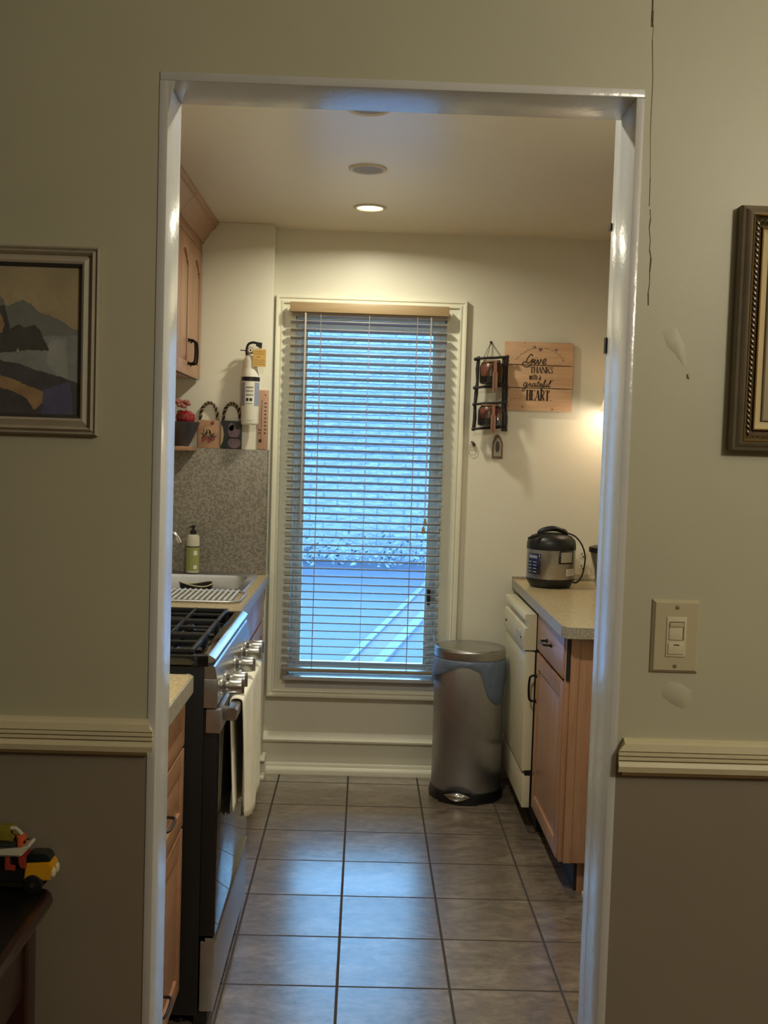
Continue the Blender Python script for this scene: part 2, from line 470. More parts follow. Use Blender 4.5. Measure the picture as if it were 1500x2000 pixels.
# baseboards
def base_profile(y):
    return [(y, 0), (y - .030, 0), (y - .030, .018), (y - .024, .030), (y - .017, .034), (y - .015, .048), (y - .012, .052), (y - .012, .140), (y - .016, .150),
            (y - .026, .152), (y - .027, .160), (y - .020, .168), (y - .014, .178), (y - .006, .190), (y, .192)]
b = MB(); p = base_profile(BW); b.loft([[(-.428, y, z) for y, z in p], [(.62, y, z) for y, z in p]]); struct('baseboard_back', b, 'casing')
b = MB(); p = [(y, z * .55) for y, z in base_profile(BF)]; b.loft([[(-.47, y, z) for y, z in p], [(-.412, y, z) for y, z in p]]); b.box(-.428, -.412, BF, BW - .03, 0, .10); struct('baseboard_left', b, 'casing')
b = MB(); b.box(.787, .80, 2.0, 3.70, 0, .10, .003); b.box(.780, .80, 2.0, 3.70, 0, .018, .003); struct('baseboard_right', b, 'casing')
# crack, dent and torn patch in the plaster right of the doorway
def ribbon(b, pts, w, y):
    for (x0, z0), (x1, z1) in zip(pts, pts[1:]):
        wa = w * random.uniform(.4, 1.3)
        b.prism([(x0 - wa, z0), (x0 + wa, z0), (x1 + wa * .8, z1), (x1 - wa * .8, z1)], 1, y - .0006, y + .001)
b = MB()
ribbon(b, [(.438, 2.27), (.440, 2.235), (.4395, 2.205), (.4435, 2.19), (.4425, 2.17), (.446, 2.11), (.446, 2.02), (.449, 1.95), (.4495, 1.905)], .0006, DW0)
ribbon(b, [(.451, 1.90), (.4525, 1.885), (.451, 1.87), (.4535, 1.85), (.453, 1.835), (.456, 1.822), (.455, 1.80), (.4555, 1.78), (.454, 1.765), (.455, 1.745)], .0011, DW0)
ribbon(b, [(.437, 2.30), (.4405, 2.262), (.4402, 2.235), (.4412, 2.215), (.441, 2.19)], .0015, DW0)
struct('trim_4', b, 'crack', smooth=0)
b = MB(); ribbon(b, [(-.3352, .765), (-.336, .735), (-.3356, .715), (-.3358, .70)], .0009, DW0); ribbon(b, [(-.3372, .692), (-.3365, .684)], .0016, DW0); ribbon(b, [(-.3350, .655), (-.3362, .63), (-.3360, .60), (-.3352, .575)], .0011, DW0)
struct('trim_8', b, 'chip', smooth=0)
def patch(name, pts, inset, h):
    b = MB(); cx = sum(p[0] for p in pts) / len(pts); cz = sum(p[1] for p in pts) / len(pts)
    o = [(x, DW0 + .001, z) for x, z in pts]; i = [(cx + (x - cx) * inset, DW0 - h, cz + (z - cz) * inset) for x, z in pts]
    b.loft([o, i]); struct(name, b, 'dining_wall', smooth=60)
patch('trim_5', [(.500, 1.110), (.504, 1.098), (.520, 1.086), (.546, 1.074), (.552, 1.077), (.561, 1.089), (.560, 1.112), (.540, 1.125), (.515, 1.13)], .5, .0025)
patch('trim_6', [(.466, 1.72), (.480, 1.68), (.500, 1.665), (.522, 1.634), (.528, 1.632), (.533, 1.64), (.522, 1.69), (.500, 1.73)], .35, .0009)
patch('trim_7', [(.524, 1.628), (.527, 1.626), (.531, 1.633), (.528, 1.638), (.523, 1.636)], .5, .004)

# ------------------------------------------------------------------ window
w = thing('window_1', (.01, BW, .36), None, None); tag(w, kind='structure')
def rect_frame(b, x0, x1, z0, z1, prof):
    """prof: list of (inset, y): sweeps a moulding round a rectangle with mitred corners"""
    rings = []
    for cx, cz, sx, sz in ((x0, z0, 1, 1), (x1, z0, -1, 1), (x1, z1, -1, -1), (x0, z1, 1, -1)):
        rings.append([(cx + sx * i, y, cz + sz * i) for i, y in prof])
    rings.append(rings[0]); b.loft(rings, True, False)
b = MB(); rect_frame(b, -.4195, .4385, .358, 2.172, [(0, BW), (0, BW - .030), (.004, BW - .034), (.012, BW - .034), (.016, BW - .028), (.022, BW - .028), (.027, BW - .033), (.034, BW - .030), (.037, BW - .020), (.090, BW - .018), (.090, BW)])
b.build('casing', 'casing', w)
b = MB(); b.box(-.345, .365, BW - .050, BW + .06, .440, .458, .004); b.box(-.335, .352, BW - .022, BW, .40, .442, .002); b.build('sill', 'trimwhite', w)
b = MB()
for x0, x1 in ((WX0, WX0 + .012), (WX1 - .012, WX1)): b.box(x0, x1, BW - .01, BW + .12, .458, WZ1)
b.box(WX0, WX1, BW - .01, BW + .12, WZ1 - .012, WZ1); b.build('jamb_lining', 'sash', w)
b = MB(); rect_frame(b, WX0 + .012, WX1 - .012, .460, WZ1 - .012, [(0, BW + .045), (.012, BW + .045), (.014, BW + .055), (.030, BW + .055), (.031, BW + .062), (.040, BW + .066), (.046, BW + .075), (.046, BW + .10), (0, BW + .10)])
sash = b.build('sash', 'sash', w)
b = MB(); b.box(-.30, .316, BW + .085, BW + .089, .50, 2.05); b.build('pane', 'pane', w, smooth=0)
b = MB(); b.box(.300, .318, BW + .030, BW + .056, .80, .86, .004); b.tube([(.309, BW + .03, .85), (.309, BW + .022, .83), (.309, BW + .02, .79)], .006); b.build('latch', 'darkmetal', w)

# ------------------------------------------------------------------ blind
bl = thing('window_blind', (0, 4.985, .49), 'tan wood-look slat blind hanging over the tall window', 'blind')
SX0, SX1 = -.349, .347
b = MB(); b.box(-.352, .352, 4.955, 4.968, 2.092, 2.135, .003); b.box(-.352, -.346, 4.968, 5.0, 2.092, 2.135); b.box(.346, .352, 4.968, 5.0, 2.092, 2.135); b.build('valance', 'valance', bl)
b = MB(); b.box(-.344, .344, 4.97, 5.018, 2.078, 2.128, .003); b.build('headrail', 'slat', bl)
N = 44; zt, zb = 2.050, .530
proto = None
th = math.radians(13)
for i in range(N):
    z = zt + (zb - zt) * i / (N - 1)
    if proto is None:
        m = MB(); r0 = []
        for k in range(9):
            t = -1 + 2 * k / 8; d = t * .020; c = .0022 * (1 - t * t)
            r0.append((d, c + .0013))
        for k in range(9):
            t = 1 - 2 * k / 8; d = t * .020; c = .0022 * (1 - t * t)
            r0.append((d, c - .0013))
        rot = [(d * math.cos(th) + c * math.sin(th), -d * math.sin(th) + c * math.cos(th)) for d, c in r0]
        m.loft([[(SX0, y, q) for y, q in rot], [(SX1, y, q) for y, q in rot]])
        proto = m.build('slat', 'slat', bl, world=False); s = proto
    else:
        s = proto.copy(); COL.objects.link(s); s.parent = bl
    s.location = (0, 0, z - .49)
    s.location.x = random.uniform(-.0012, .0012)
b = MB(); b.box(-.352, .348, 4.966, 5.006, .487, .503, .004); b.build('bottom_rail', 'slat', bl)
for x in (-.215, .0, .213):
    b = MB()
    for y in (4.963, 5.007): b.tube([(x, y, 2.085), (x, y, .50)], .0011, 5)
    b.build('ladder_cord', 'cord', bl)
b = MB(); b.tube([(-.283, 4.960, 2.085), (-.282, 4.950, 2.05), (-.2815, 4.948, 1.15)], .0042, 8); b.ball((-.283, 4.958, 2.083), .006, 10); b.build('tilt_wand', 'cord', bl)
b = MB(); b.tube([(.272, 4.958, 2.085), (.270, 4.952, 1.17)], .0013, 5); b.tube([(.275, 4.958, 2.085), (.274, 4.952, 1.20)], .0013, 5)
lc = b.build('lift_cord', 'cord', bl)
for x, z in ((.268, 1.13), (.275, 1.165)):
    b = MB(); b.lathe([(.003, z + .03), (.006, z + .022), (.009, z), (.008, z - .003)], (x, 4.952, 0), 10); b.build('tassel', 'valance', lc)
# two pairs of bracket screw holes on the casing
for k, (x, z) in enumerate(((-.372, .56), (-.366, .525))):
    pass

# ------------------------------------------------------------------ outdoors
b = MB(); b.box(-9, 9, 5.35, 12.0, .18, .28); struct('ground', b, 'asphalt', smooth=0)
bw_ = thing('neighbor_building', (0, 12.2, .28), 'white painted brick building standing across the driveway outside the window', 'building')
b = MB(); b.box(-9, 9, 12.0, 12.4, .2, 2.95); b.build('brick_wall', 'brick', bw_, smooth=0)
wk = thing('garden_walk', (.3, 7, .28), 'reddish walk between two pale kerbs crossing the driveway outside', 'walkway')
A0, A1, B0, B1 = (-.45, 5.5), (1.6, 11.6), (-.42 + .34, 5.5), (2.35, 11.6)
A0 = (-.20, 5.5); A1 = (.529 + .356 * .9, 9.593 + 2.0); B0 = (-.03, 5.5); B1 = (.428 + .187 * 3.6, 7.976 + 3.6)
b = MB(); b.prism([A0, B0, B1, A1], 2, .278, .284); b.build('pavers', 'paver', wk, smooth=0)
def strip(p, q, w, z0, z1):
    d = Vector((q[0] - p[0], q[1] - p[1])); n = Vector((-d.y, d.x)).normalized() * w
    b = MB(); b.prism([(p[0] - n.x, p[1] - n.y), (q[0] - n.x, q[1] - n.y), (q[0] + n.x, q[1] + n.y), (p[0] + n.x, p[1] + n.y)], 2, z0, z1)
    return b
strip(A0, A1, .022, .275, .30).build('kerb', 'kerb', wk, smooth=0)
strip(B0, B1, .035, .275, .30).build('kerb', 'kerb', wk, smooth=0)
b = MB()
for k in range(1800):
    x = random.uniform(-2.6, 3.0); y = random.uniform(11.2, 11.88); h = .28 + abs(random.gauss(0, .13)) * (1 if x > -.6 else .35)
    s = random.uniform(.02, .04); d = Vector((random.uniform(-1, 1), random.uniform(-1, 1), random.uniform(-.3, 1))).normalized(); e = d.orthogonal().normalized()
    t_ = (y - 5.5) / 6.1
    if -.27 + t_ * 1.05 < x < .06 + t_ * 1.14: continue
    c = Vector((x, y, h + .03)); b.face([c - d * s, c + e * s * .5, c + d * s, c - e * s * .5])
tag(b.build('ground_ivy', 'leaf', smooth=0), 'low leafy ground cover along the foot of the white brick wall', 'plants', kind='stuff')

# ------------------------------------------------------------------ ceiling lights
def can_light(x, y, lit, label):
    t = thing('recessed_downlight', (x, y, CE), label, 'ceiling light', 'recessed ceiling lights in a row')
    b = MB(); n = 40
    prof = [(.067, 0), (.067, -.003), (.060, -.0065), (.054, -.005), (.050, .0)]
    rings = [[(x + r * math.cos(2 * PI * i / n), y + r * math.sin(2 * PI * i / n), CE + h) for i in range(n)] for r, h in prof]
    b.loft(rings, True, False); b.build('trim_ring', 'lamp_trim', t)
    b = MB(); b.lathe([(.051, .0), (.050, -.0022), (.03, -.003), (.004, -.0032)], (x, y, CE), n); b.build('lens', 'lens' if lit else 'lamp_dull', t)
can_light(-.012, 4.545, True, 'lit recessed ceiling light nearest the window')
can_light(-.022, 3.925, False, 'unlit recessed ceiling light in the middle of the row')
can_light(-.022, 2.56, True, 'lit recessed ceiling light just inside the doorway, above its head')
can_light(-.022, 3.235, False, 'unlit recessed ceiling light half hidden by the doorway head')

# ------------------------------------------------------------------ cabinet helpers
def door_panel(sgn, xf, y0, y1, z0, z1, mat, parent, name='door', arch=False, fw=.055, t=.02, panel=True):
    """raised-panel front; its outer plane lies at x = xf, facing sgn along x"""
    b = MB(); X = lambda c: xf - sgn * (t - c)
    def bx(a0, a1, b0, b1, c0, c1, bev=.0025):
        xs = sorted((X(c0), X(c1))); b.box(xs[0], xs[1], a0, a1, b0, b1, bev)
    if not panel:
        bx(y0, y1, z0, z1, 0, t, .005)
        return b.build(name, mat, parent)
    bx(y0, y1, z0, z1, 0, t - .008)
    bx(y0, y0 + fw, z0, z1, 0, t); bx(y1 - fw, y1, z0, z1, 0, t); bx(y0 + fw - .002, y1 - fw + .002, z0, z0 + fw, 0, t)
    iy0, iy1, iz0, iz1 = y0 + fw, y1 - fw, z0 + fw, z1 - fw
    rise = .045 if arch else 0
    def top(y):
        if not arch: return iz1
        u = (y - iy0) / (iy1 - iy0)
        if u < .12 or u > .88: return iz1 - rise
        return iz1 - rise + rise * math.sin(PI * (u - .12) / .76) ** .8
    K = 16 if arch else 1
    for k in range(K):
        a0 = iy0 + (iy1 - iy0) * k / K; a1 = iy0 + (iy1 - iy0) * (k + 1) / K
        b.prism([(X(0), top(a0)), (X(t), top(a0)), (X(t), z1), (X(0), z1)], 1, a0 - .0005, a1 + .0005) if not arch else b.loft(
            [[(X(0), a0, top(a0)), (X(t), a0, top(a0)), (X(t), a0, z1), (X(0), a0, z1)], [(X(0), a1, top(a1)), (X(t), a1, top(a1)), (X(t), a1, z1), (X(0), a1, z1)]])
    out = [(iy0 + .004, iz0 + .004), (iy1 - .004, iz0 + .004)]
    if arch: out += [(iy1 - .004 + (iy0 + .008 - iy1) * k / 14, top(iy1 - .004 + (iy0 + .008 - iy1) * k / 14) - .004) for k in range(15)]
    else: out += [(iy1 - .004, iz1 - .004), (iy0 + .004, iz1 - .004)]
    cy, cz = (iy0 + iy1) / 2, (iz0 + iz1) / 2
    ky = 1 - .052 / max(.06, iy1 - iy0); kz = 1 - .052 / max(.06, iz1 - iz0)
    r0 = [(X(t - .009), y, z) for y, z in out]; r1 = [(X(t - .0075), cy + (y - cy) * (1 - (1 - ky) * .2), cz + (z - cz) * (1 - (1 - kz) * .2)) for y, z in out]
    r2 = [(X(t - .001), cy + (y - cy) * ky, cz + (z - cz) * kz) for y, z in out]
    b.loft([r0, r1, r2])
    return b.build(name, mat, parent)

def pull(parent, x, sgn, y, z, length=.10, vertical=True, mat='blackpull', r=.0045, out=.028):
    L = length / 2; pts = []
    for a, c in ((-L, 0), (-L, out * .55), (-L + .004, out * .85), (-L + .014, out), (0, out + .002), (L - .014, out), (L - .004, out * .85), (L, out * .55), (L, 0)):
        pts.append((x + sgn * c, y, z + a) if vertical else (x + sgn * c, y + a, z))
    b = MB(); b.tube(catmull(pts, 3), r, 8)
    for a in (-L, L):
        p = (x, y, z + a) if vertical else (x, y + a, z)
        b.lathe([(.009, 0), (.008, sgn * .004), (.005, sgn * .006)], p, 12, 0)
    return b.build('handle', mat, parent)

# ------------------------------------------------------------------ left upper cabinets
def upper_left(y0, y1, label):
    t = thing('upper_cabinet', (-.90, (y0 + y1) / 2, 1.777), label, 'cabinet', 'upper cabinets on the left wall')
    b = MB(); b.box(KL, -.760, y0, y1, 1.780, 2.36, .002); b.box(KL, -.742, y0, y1, 2.335, 2.43, .002); b.build('body', 'maple', t)
    mid = (y0 + y1) / 2
    for a, c, hy in ((y0 + .004, mid - .002, mid - .03), (mid + .002, y1 - .004, mid + .03)):
        d = door_panel(1, -.740, a, c, 1.777, 2.330, 'maple', t, 'door', True)
        pull(d, -.740, 1, hy, 1.872, .095)
    prof = [(-.745, 2.372), (-.735, 2.372), (-.732, 2.385), (-.722, 2.395), (-.705, 2.425), (-.686, 2.438), (-.682, 2.452), (-.674, 2.455), (-.674, CE - .001), (-.745, CE - .001)]
    b = MB(); b.loft([[(x, y0, z) for x, z in prof], [(x, y1 + (.03 if y1 > 4.8 else 0) , z) for x, z in prof]]); b.build('crown_moulding', 'maple_h', t)
    return t
upper_left(4.33, 4.945, 'maple upper cabinet with arched doors on the left wall, next to the window wall')
upper_left(3.60, 4.325, 'maple upper cabinet on the left wall mostly hidden by the doorway jamb')

# ------------------------------------------------------------------ backsplash, shelf and what stands on them
b = MB(); b.box(-1.075, -.430, BF - .024, BF - .001, .926, 1.478, .002); b.box(-.431, -.427, BF - .026, BF - .001, .926, 1.479)
tag(b.build('backsplash', 'splash', loc=(-.75, BF - .01, .926)), 'grey speckled laminate backsplash behind the sink, left of the window', 'backsplash')
b = MB(); b.box(-1.078, -.746, 4.70, BF - .026, 1.466, 1.484, .003)
tag(b.build('shelf', 'maple_h', loc=(-.9, 4.8, 1.466)), 'small maple shelf under the upper cabinet holding the bowl', 'shelf')
c = (-.800, 4.845)
t = thing('fruit_bowl', (c[0], c[1], 1.484), 'dark grey flared bowl on the small shelf, holding a red apple', 'bowl')
b = MB(); b.lathe([(.035, 1.484), (.037, 1.492), (.043, 1.505), (.060, 1.54), (.075, 1.575), (.080, 1.588), (.0785, 1.589), (.072, 1.575), (.057, 1.542), (.038, 1.51), (.02, 1.503)], (c[0], c[1], 0), 40); b.build('body', 'bowl', t)
t = thing('apple', (-.782, 4.835, 1.578), 'shiny red apple in the dark bowl', 'fruit')
b = MB(); b.lathe([(.004, -.030), (.018, -.034), (.034, -.022), (.042, .002), (.040, .020), (.026, .034), (.012, .034), (.003, .026)], (-.782, 4.835, 1.602), 28); b.build('fruit', 'apple', t)
b = MB(); b.tube([(-.782, 4.835, 1.626), (-.78, 4.833, 1.645)], .0018, 6); b.build('stalk', 'stem', t)
t = thing('artificial_flower', (-.815, 4.88, 1.55), 'salmon artificial flower rising behind the apple in the bowl', 'flower')
b = MB(); b.tube([(-.815, 4.87, 1.53), (-.813, 4.885, 1.58), (-.808, 4.885, 1.64)], .004, 6); b.ball((-.812, 4.88, 1.628), .016, 10, (1, 1, .8)); b.build('stem', 'stem', t)
b = MB()
for k in range(14):
    a = k * 2.4; rr = .010 + .0016 * k; d = Vector((math.cos(a), math.sin(a), 0))
    p = Vector((-.806, 4.883, 1.668)) + d * rr; p.z += .012 * math.sin(k * 1.7)
    b.ball(p, .011, 8, (1, 1, .75))
b.build('petals', 'petal', t)
# the two plaques with rope handles
def plaque(x0, x1, y, label, mats, motif):
    t = thing('rope_handle_plaque', ((x0 + x1) / 2, y, 1.4785), label, 'plaque', 'painted plaques on the backsplash ledge')
    z0, z1 = 1.4785, 1.602; th_ = .012
    b = MB(); b.box(x0, x1, y - th_, y, z0, z1, .002); b.build('board', mats[0], t)
    cx = (x0 + x1) / 2; rr = (x1 - x0) * .40
    for ph in (0, PI):
        pts = []
        for k in range(41):
            a = PI * k / 40; u = k / 40
            tw = 9 * 2 * PI * u + ph
            q = Vector((cx + rr * math.cos(a), y - .006, z1 - .004 + .080 * math.sin(a) ** .8))
            n = Vector((math.cos(a), 0, math.sin(a)))
            pts.append(q + n * .0042 * math.cos(tw) + Vector((0, .0042 * math.sin(tw), 0)))
        b = MB(); b.tube(pts, .0042, 7); b.build('rope_handle', 'rope' if ph else mats[1], t)
    motif(t, x0, x1, y - th_)
def disc(b, x, z, rx, rz, y, th_=.0012, n=18):
    b.prism([(x + rx * math.cos(2 * PI * i / n), z + rz * math.sin(2 * PI * i / n)) for i in range(n)], 1, y - th_, y + .0003)
def motif_a(t, x0, x1, y):
    b = MB(); random.seed(3)
    for k in range(15):
        a = k * 2.39996; x = x0 + .046 + .030 * math.cos(a) * (.45 + .035 * k); z = 1.535 + .021 * math.sin(a) * (.5 + .035 * k)
        p = [(x + .010 * math.cos(a), z + .010 * math.sin(a)), (x - .0035 * math.sin(a), z + .0035 * math.cos(a)), (x - .010 * math.cos(a), z - .010 * math.sin(a)), (x + .0035 * math.sin(a), z - .0035 * math.cos(a))]
        b.prism(p, 1, y - .0008 - .00005 * k, y + .0003)
    tag(b.build('painted_leaves', 'motif_dark', t), kind='stuff')
    for x, z in ((.026, 1.514), (.038, 1.525), (.052, 1.512), (.068, 1.520), (.064, 1.590)):
        b = MB(); disc(b, x0 + x, z, .008, .0075, y - .001); b.build('painted_flower', 'motif_red', t)
    b = MB(); b.tube([(x0 + .045 + .017 * math.cos(a), y - .001, 1.540 + .026 * math.sin(a)) for a in [PI * k / 12 for k in range(13)]], .002, 6); b.build('painted_handle', 'plaque_edge', t)
def motif_b(t, x0, x1, y):
    b = MB()
    for x, z, a, c in ((.058, 1.555, .026, .030), (.060, 1.505, .028, .024), (.046, 1.575, .012, .018)): disc(b, x0 + x, z, a, c, y)
    b.build('painted_figure', 'motif_mauve', t)
    b = MB(); disc(b, x0 + .074, 1.580, .011, .016, y - .001); b.build('painted_bird', 'motif_dark', t)
    b = MB(); b.box(x0 + .03, x0 + .088, y - .0025, y, 1.523, 1.530); b.build('painted_rail', 'motif_dark', t)
    b = MB(); b.prism([(x0 + .001, 1.49), (x0 + .010, 1.51), (x0 + .014, 1.54), (x0 + .010, 1.57), (x0 + .001, 1.585)], 1, y - .0012, y + .0003); b.build('painted_border', 'plaque_edge', t)
plaque(-.742, -.647, BF - .006, 'tan plaque with painted flower basket and braided rope handle, beside the bowl', ('plaque1', 'twig'), motif_a)
plaque(-.641, -.549, BF - .006, 'dark green plaque with rope handle standing behind the white extinguisher', ('plaque2', 'twig'), motif_b)

# ------------------------------------------------------------------ fire extinguisher
ex, ey = -.511, 4.895
t = thing('fire_extinguisher', (ex, ey, 1.60), 'white fire extinguisher hung on the wall left of the window', 'fire extinguisher')
b = MB(); b.lathe([(.034, 1.586), (.037, 1.589), (.0385, 1.596), (.0385, 1.79), (.0375, 1.806), (.0335, 1.822), (.0305, 1.832), (.0295, 1.866), (.026, 1.880), (.018, 1.890), (.010, 1.894)], (ex, ey, 0), 40); b.build('cylinder', 'whitepaint', t)
b = MB(); b.lathe([(.0375, 1.775), (.0402, 1.776), (.0402, 1.793), (.0375, 1.794)], (ex, ey, 0), 40, cap=False); b.build('strap', 'black', t)
def wrap(b, cx, cy, r, a0, a1, z0, z1, n=14, t_=.0006):
    A = [math.radians(a0 + (a1 - a0) * k / n) for k in range(n + 1)]
    rows = [[(cx + r * math.cos(a), cy + r * math.sin(a), z) for a in A] for z in (z0, z1)]
    b.grid(rows)
b = MB(); wrap(b, ex, ey, .0389, 185, 238, 1.668, 1.77); wrap(b, ex, ey, .0389, 302, 355, 1.668, 1.77); b.build('side_panel', 'label_blue', t)
b = MB(); wrap(b, ex, ey, .0389, 238, 302, 1.674, 1.772); lb = b.build('label', 'label_white', t)
b = MB()
for k, z in enumerate((1.748, 1.744, 1.733, 1.728, 1.716, 1.711)):
    a = 246
    while a < 293:
        w_ = random.uniform(3, 7); wrap(b, ex, ey, .0393, a, min(a + w_, 295), z, z + .0026, 3); a += w_ + 1.6
for a0 in (248, 271): wrap(b, ex, ey, .0393, a0, a0 + 17, 1.688, 1.701, 5)
wrap(b, ex, ey, .0393, 246, 292, 1.677, 1.679, 6)
b.build('print', 'motif_dark', lb)
b = MB(); wrap(b, ex, ey, .0388, 250, 296, 1.603, 1.6045, 6); b.build('maker_mark', 'switch_dark', t)
b = MB(); b.lathe([(.012, 1.885), (.014, 1.888), (.014, 1.905), (.010, 1.912)], (ex, ey, 0), 20); b.box(ex - .018, ex + .008, ey - .012, ey + .012, 1.897, 1.915, .004)
b.build('valve', 'steel', t)
b = MB(); b.tube(catmull([(ex - .018, ey, 1.880), (ex - .021, ey, 1.91), (ex - .014, ey, 1.935), (ex + .004, ey, 1.944), (ex + .022, ey, 1.942), (ex + .045, ey, 1.939)], 5), .0055, 8)
b.prism([(ex + .020, 1.930), (ex + .044, 1.918), (ex + .046, 1.942), (ex + .020, 1.944)], 1, ey - .009, ey + .009)
b.build('lever', 'black', t)
b = MB(); b.lathe([(.0125, 0), (.0135, -.004), (.0125, -.012), (.010, -.013)], (ex - .001, ey - .012, 1.909), 24, 1); g = b.build('gauge', 'chrome', t)
b = MB(); b.lathe([(.009, 0), (.009, -.0008)], (ex - .001, ey - .0252, 1.909), 20, 1); b.build('gauge_face', 'label_white', g)
b = MB(); b.box(ex - .0045, ex + .0025, ey - .0268, ey - .0255, 1.905, 1.9125); b.build('gauge_needle', 'motif_dark', g)
b = MB(); b.tube([(ex - .048, ey, 1.909), (ex - .018, ey, 1.908)], .0025, 6); b.build('safety_pin', 'motif_dark', t)
b = MB(); b.box(ex - .035, ex + .030, ey + .036, BF, 1.66, 1.80, .003); b.build('wall_bracket', 'whitepaint', t)
tg = thing('inspection_tag', (-.470, 4.868, 1.87), 'tan paper inspection tag hanging from the white extinguisher', 'tag')
b = MB(); b.box(-.5, -.444, 4.860, 4.8608, 1.838, 1.913); b.build('paper', 'tagtan', tg, smooth=0)
b = MB()
for z in (1.902, 1.893, 1.866, 1.857, 1.848): b.box(-.495, -.449, 4.8594, 4.86, z, z + .0012)
b.box(-.484, -.468, 4.8594, 4.86, 1.878, 1.8805); b.build('print', 'rope', tg, smooth=0)
b = MB(); b.tube([(-.476, 4.861, 1.908), (-.474, 4.875, 1.918), (-.478, 4.885, 1.925)], .0012, 5); b.build('string', 'motif_dark', tg)
# thermometer
t = thing('wall_thermometer', (-.452, BF, 1.49), 'wooden strip thermometer between the extinguisher and the window casing', 'thermometer')
b = MB(); b.box(-.480, -.434, BF - .008, BF - .0005, 1.480, 1.742, .003); b.build('board', 'thermo', t)
b = MB(); b.tube([(-.461, BF - .010, 1.535), (-.461, BF - .010, 1.70)], .0022, 8); b.build('tube', 'chrome', t)
b = MB()
for k in range(9): b.box(-.452, -.443, BF - .0088, BF - .0075, 1.55 + k * .0165, 1.5545 + k * .0165)
for k in range(2): b.box(-.476, -.468, BF - .0088, BF - .0075, 1.55 + k * .014, 1.5545 + k * .014)
b.box(-.450, -.447, BF - .0088, BF - .0075, 1.715, 1.724); b.build('scale_marks', 'motif_dark', t, smooth=0)
b = MB(); disc(b, -.468, 1.518, .007, .008, BF - .008); b.build('emblem', 'motif_dark', t)

# ------------------------------------------------------------------ left counters
def slab(name, poly, z0, z1, mat, label, edge=None, cat='countertop'):
    b = MB(); b.prism(poly, 2, z0, z1)
    bmesh.ops.bevel(b.bm, geom=[e for e in b.bm.edges if abs(e.verts[0].co.z - e.verts[1].co.z) < 1e-5], offset=.004, segments=2, affect='EDGES')
    cx = sum(p[0] for p in poly) / len(poly); cy = sum(p[1] for p in poly) / len(poly)
    return tag(b.build(name, mat, loc=(cx, cy, z0)), label, cat)
# sink run: worktop with a cut-out for the basin
SB = (-.98, -.475, 4.33, 4.86)
t = thing('sink_countertop', (-.75, 4.3, CT - .038), 'beige laminate countertop around the sink, between stove and window', 'countertop')
b = MB(); z0, z1 = CT - .038, CT
b.box(KL + .001, SB[0], 3.56, BF - .026, z0, z1); b.box(SB[1], -.418, 3.56, BF - .001, z0, z1); b.box(SB[0], SB[1], 3.56, SB[2], z0, z1); b.box(SB[0], SB[1], SB[3], BF - .026, z0, z1)
b.build('top', 'laminate', t, smooth=0)
b = MB(); b.box(-.418, -.412, 3.56, BF - .001, z0 - .002, z1 + .0005, .0015); b.build('front_edge', 'laminate_edge', t)
t = thing('kitchen_sink', (-.73, 4.6, CT), 'stainless steel sink basin set in the left counter', 'sink')
def rrect(x0, x1, y0, y1, r, z, n=6):
    pts = []
    for cx, cy, a0 in ((x1 - r, y1 - r, 0), (x0 + r, y1 - r, 90), (x0 + r, y0 + r, 180), (x1 - r, y0 + r, 270)):
        for k in range(n + 1):
            a = math.radians(a0 + 90 * k / n); pts.append((cx + r * math.cos(a), cy + r * math.sin(a), z))
    return pts
b = MB()
b.loft([rrect(-1.0, -.458, 4.285, 4.918, .025, CT + .0005), rrect(-.998, -.460, 4.287, 4.916, .025, CT + .006), rrect(-.99, -.470, 4.30, 4.905, .03, CT + .005),
        rrect(-.965, -.492, 4.36, 4.845, .06, CT + .002), rrect(-.96, -.497, 4.365, 4.84, .06, CT - .01), rrect(-.95, -.510, 4.385, 4.825, .07, CT - .15), rrect(-.92, -.54, 4.42, 4.79, .07, CT - .165)], True, False)
b.face(rrect(-.92, -.54, 4.42, 4.79, .07, CT - .165)); b.build('basin', 'darksteel', t)
b = MB(); b.lathe([(.045, CT - .164), (.043, CT - .161), (.02, CT - .163)], (-.73, 4.6, 0), 24); b.build('drain', 'chrome', t)
t = thing('kitchen_faucet', (-1.02, 4.64, CT), 'chrome faucet reaching over the sink from the left wall', 'faucet')
b = MB(); b.lathe([(.026, CT + .003), (.026, CT + .012), (.018, CT + .02), (.016, CT + .08), (.012, CT + .09)], (-1.02, 4.64, 0), 24); b.build('base', 'chrome', t)
b = MB(); b.tube(catmull([(-1.02, 4.64, CT + .085), (-1.015, 4.64, CT + .15), (-.97, 4.64, CT + .195), (-.88, 4.64, CT + .21), (-.80, 4.64, CT + .20), (-.765, 4.64, CT + .175)], 6), .010, 12); b.tube([(-.772, 4.64, CT + .182), (-.760, 4.64, CT + .158)], .0125, 12); b.build('spout', 'chrome', t)
b = MB(); b.tube([(-1.02, 4.64, CT + .09), (-1.0, 4.70, CT + .11)], .006, 8); b.build('lever', 'chrome', t)
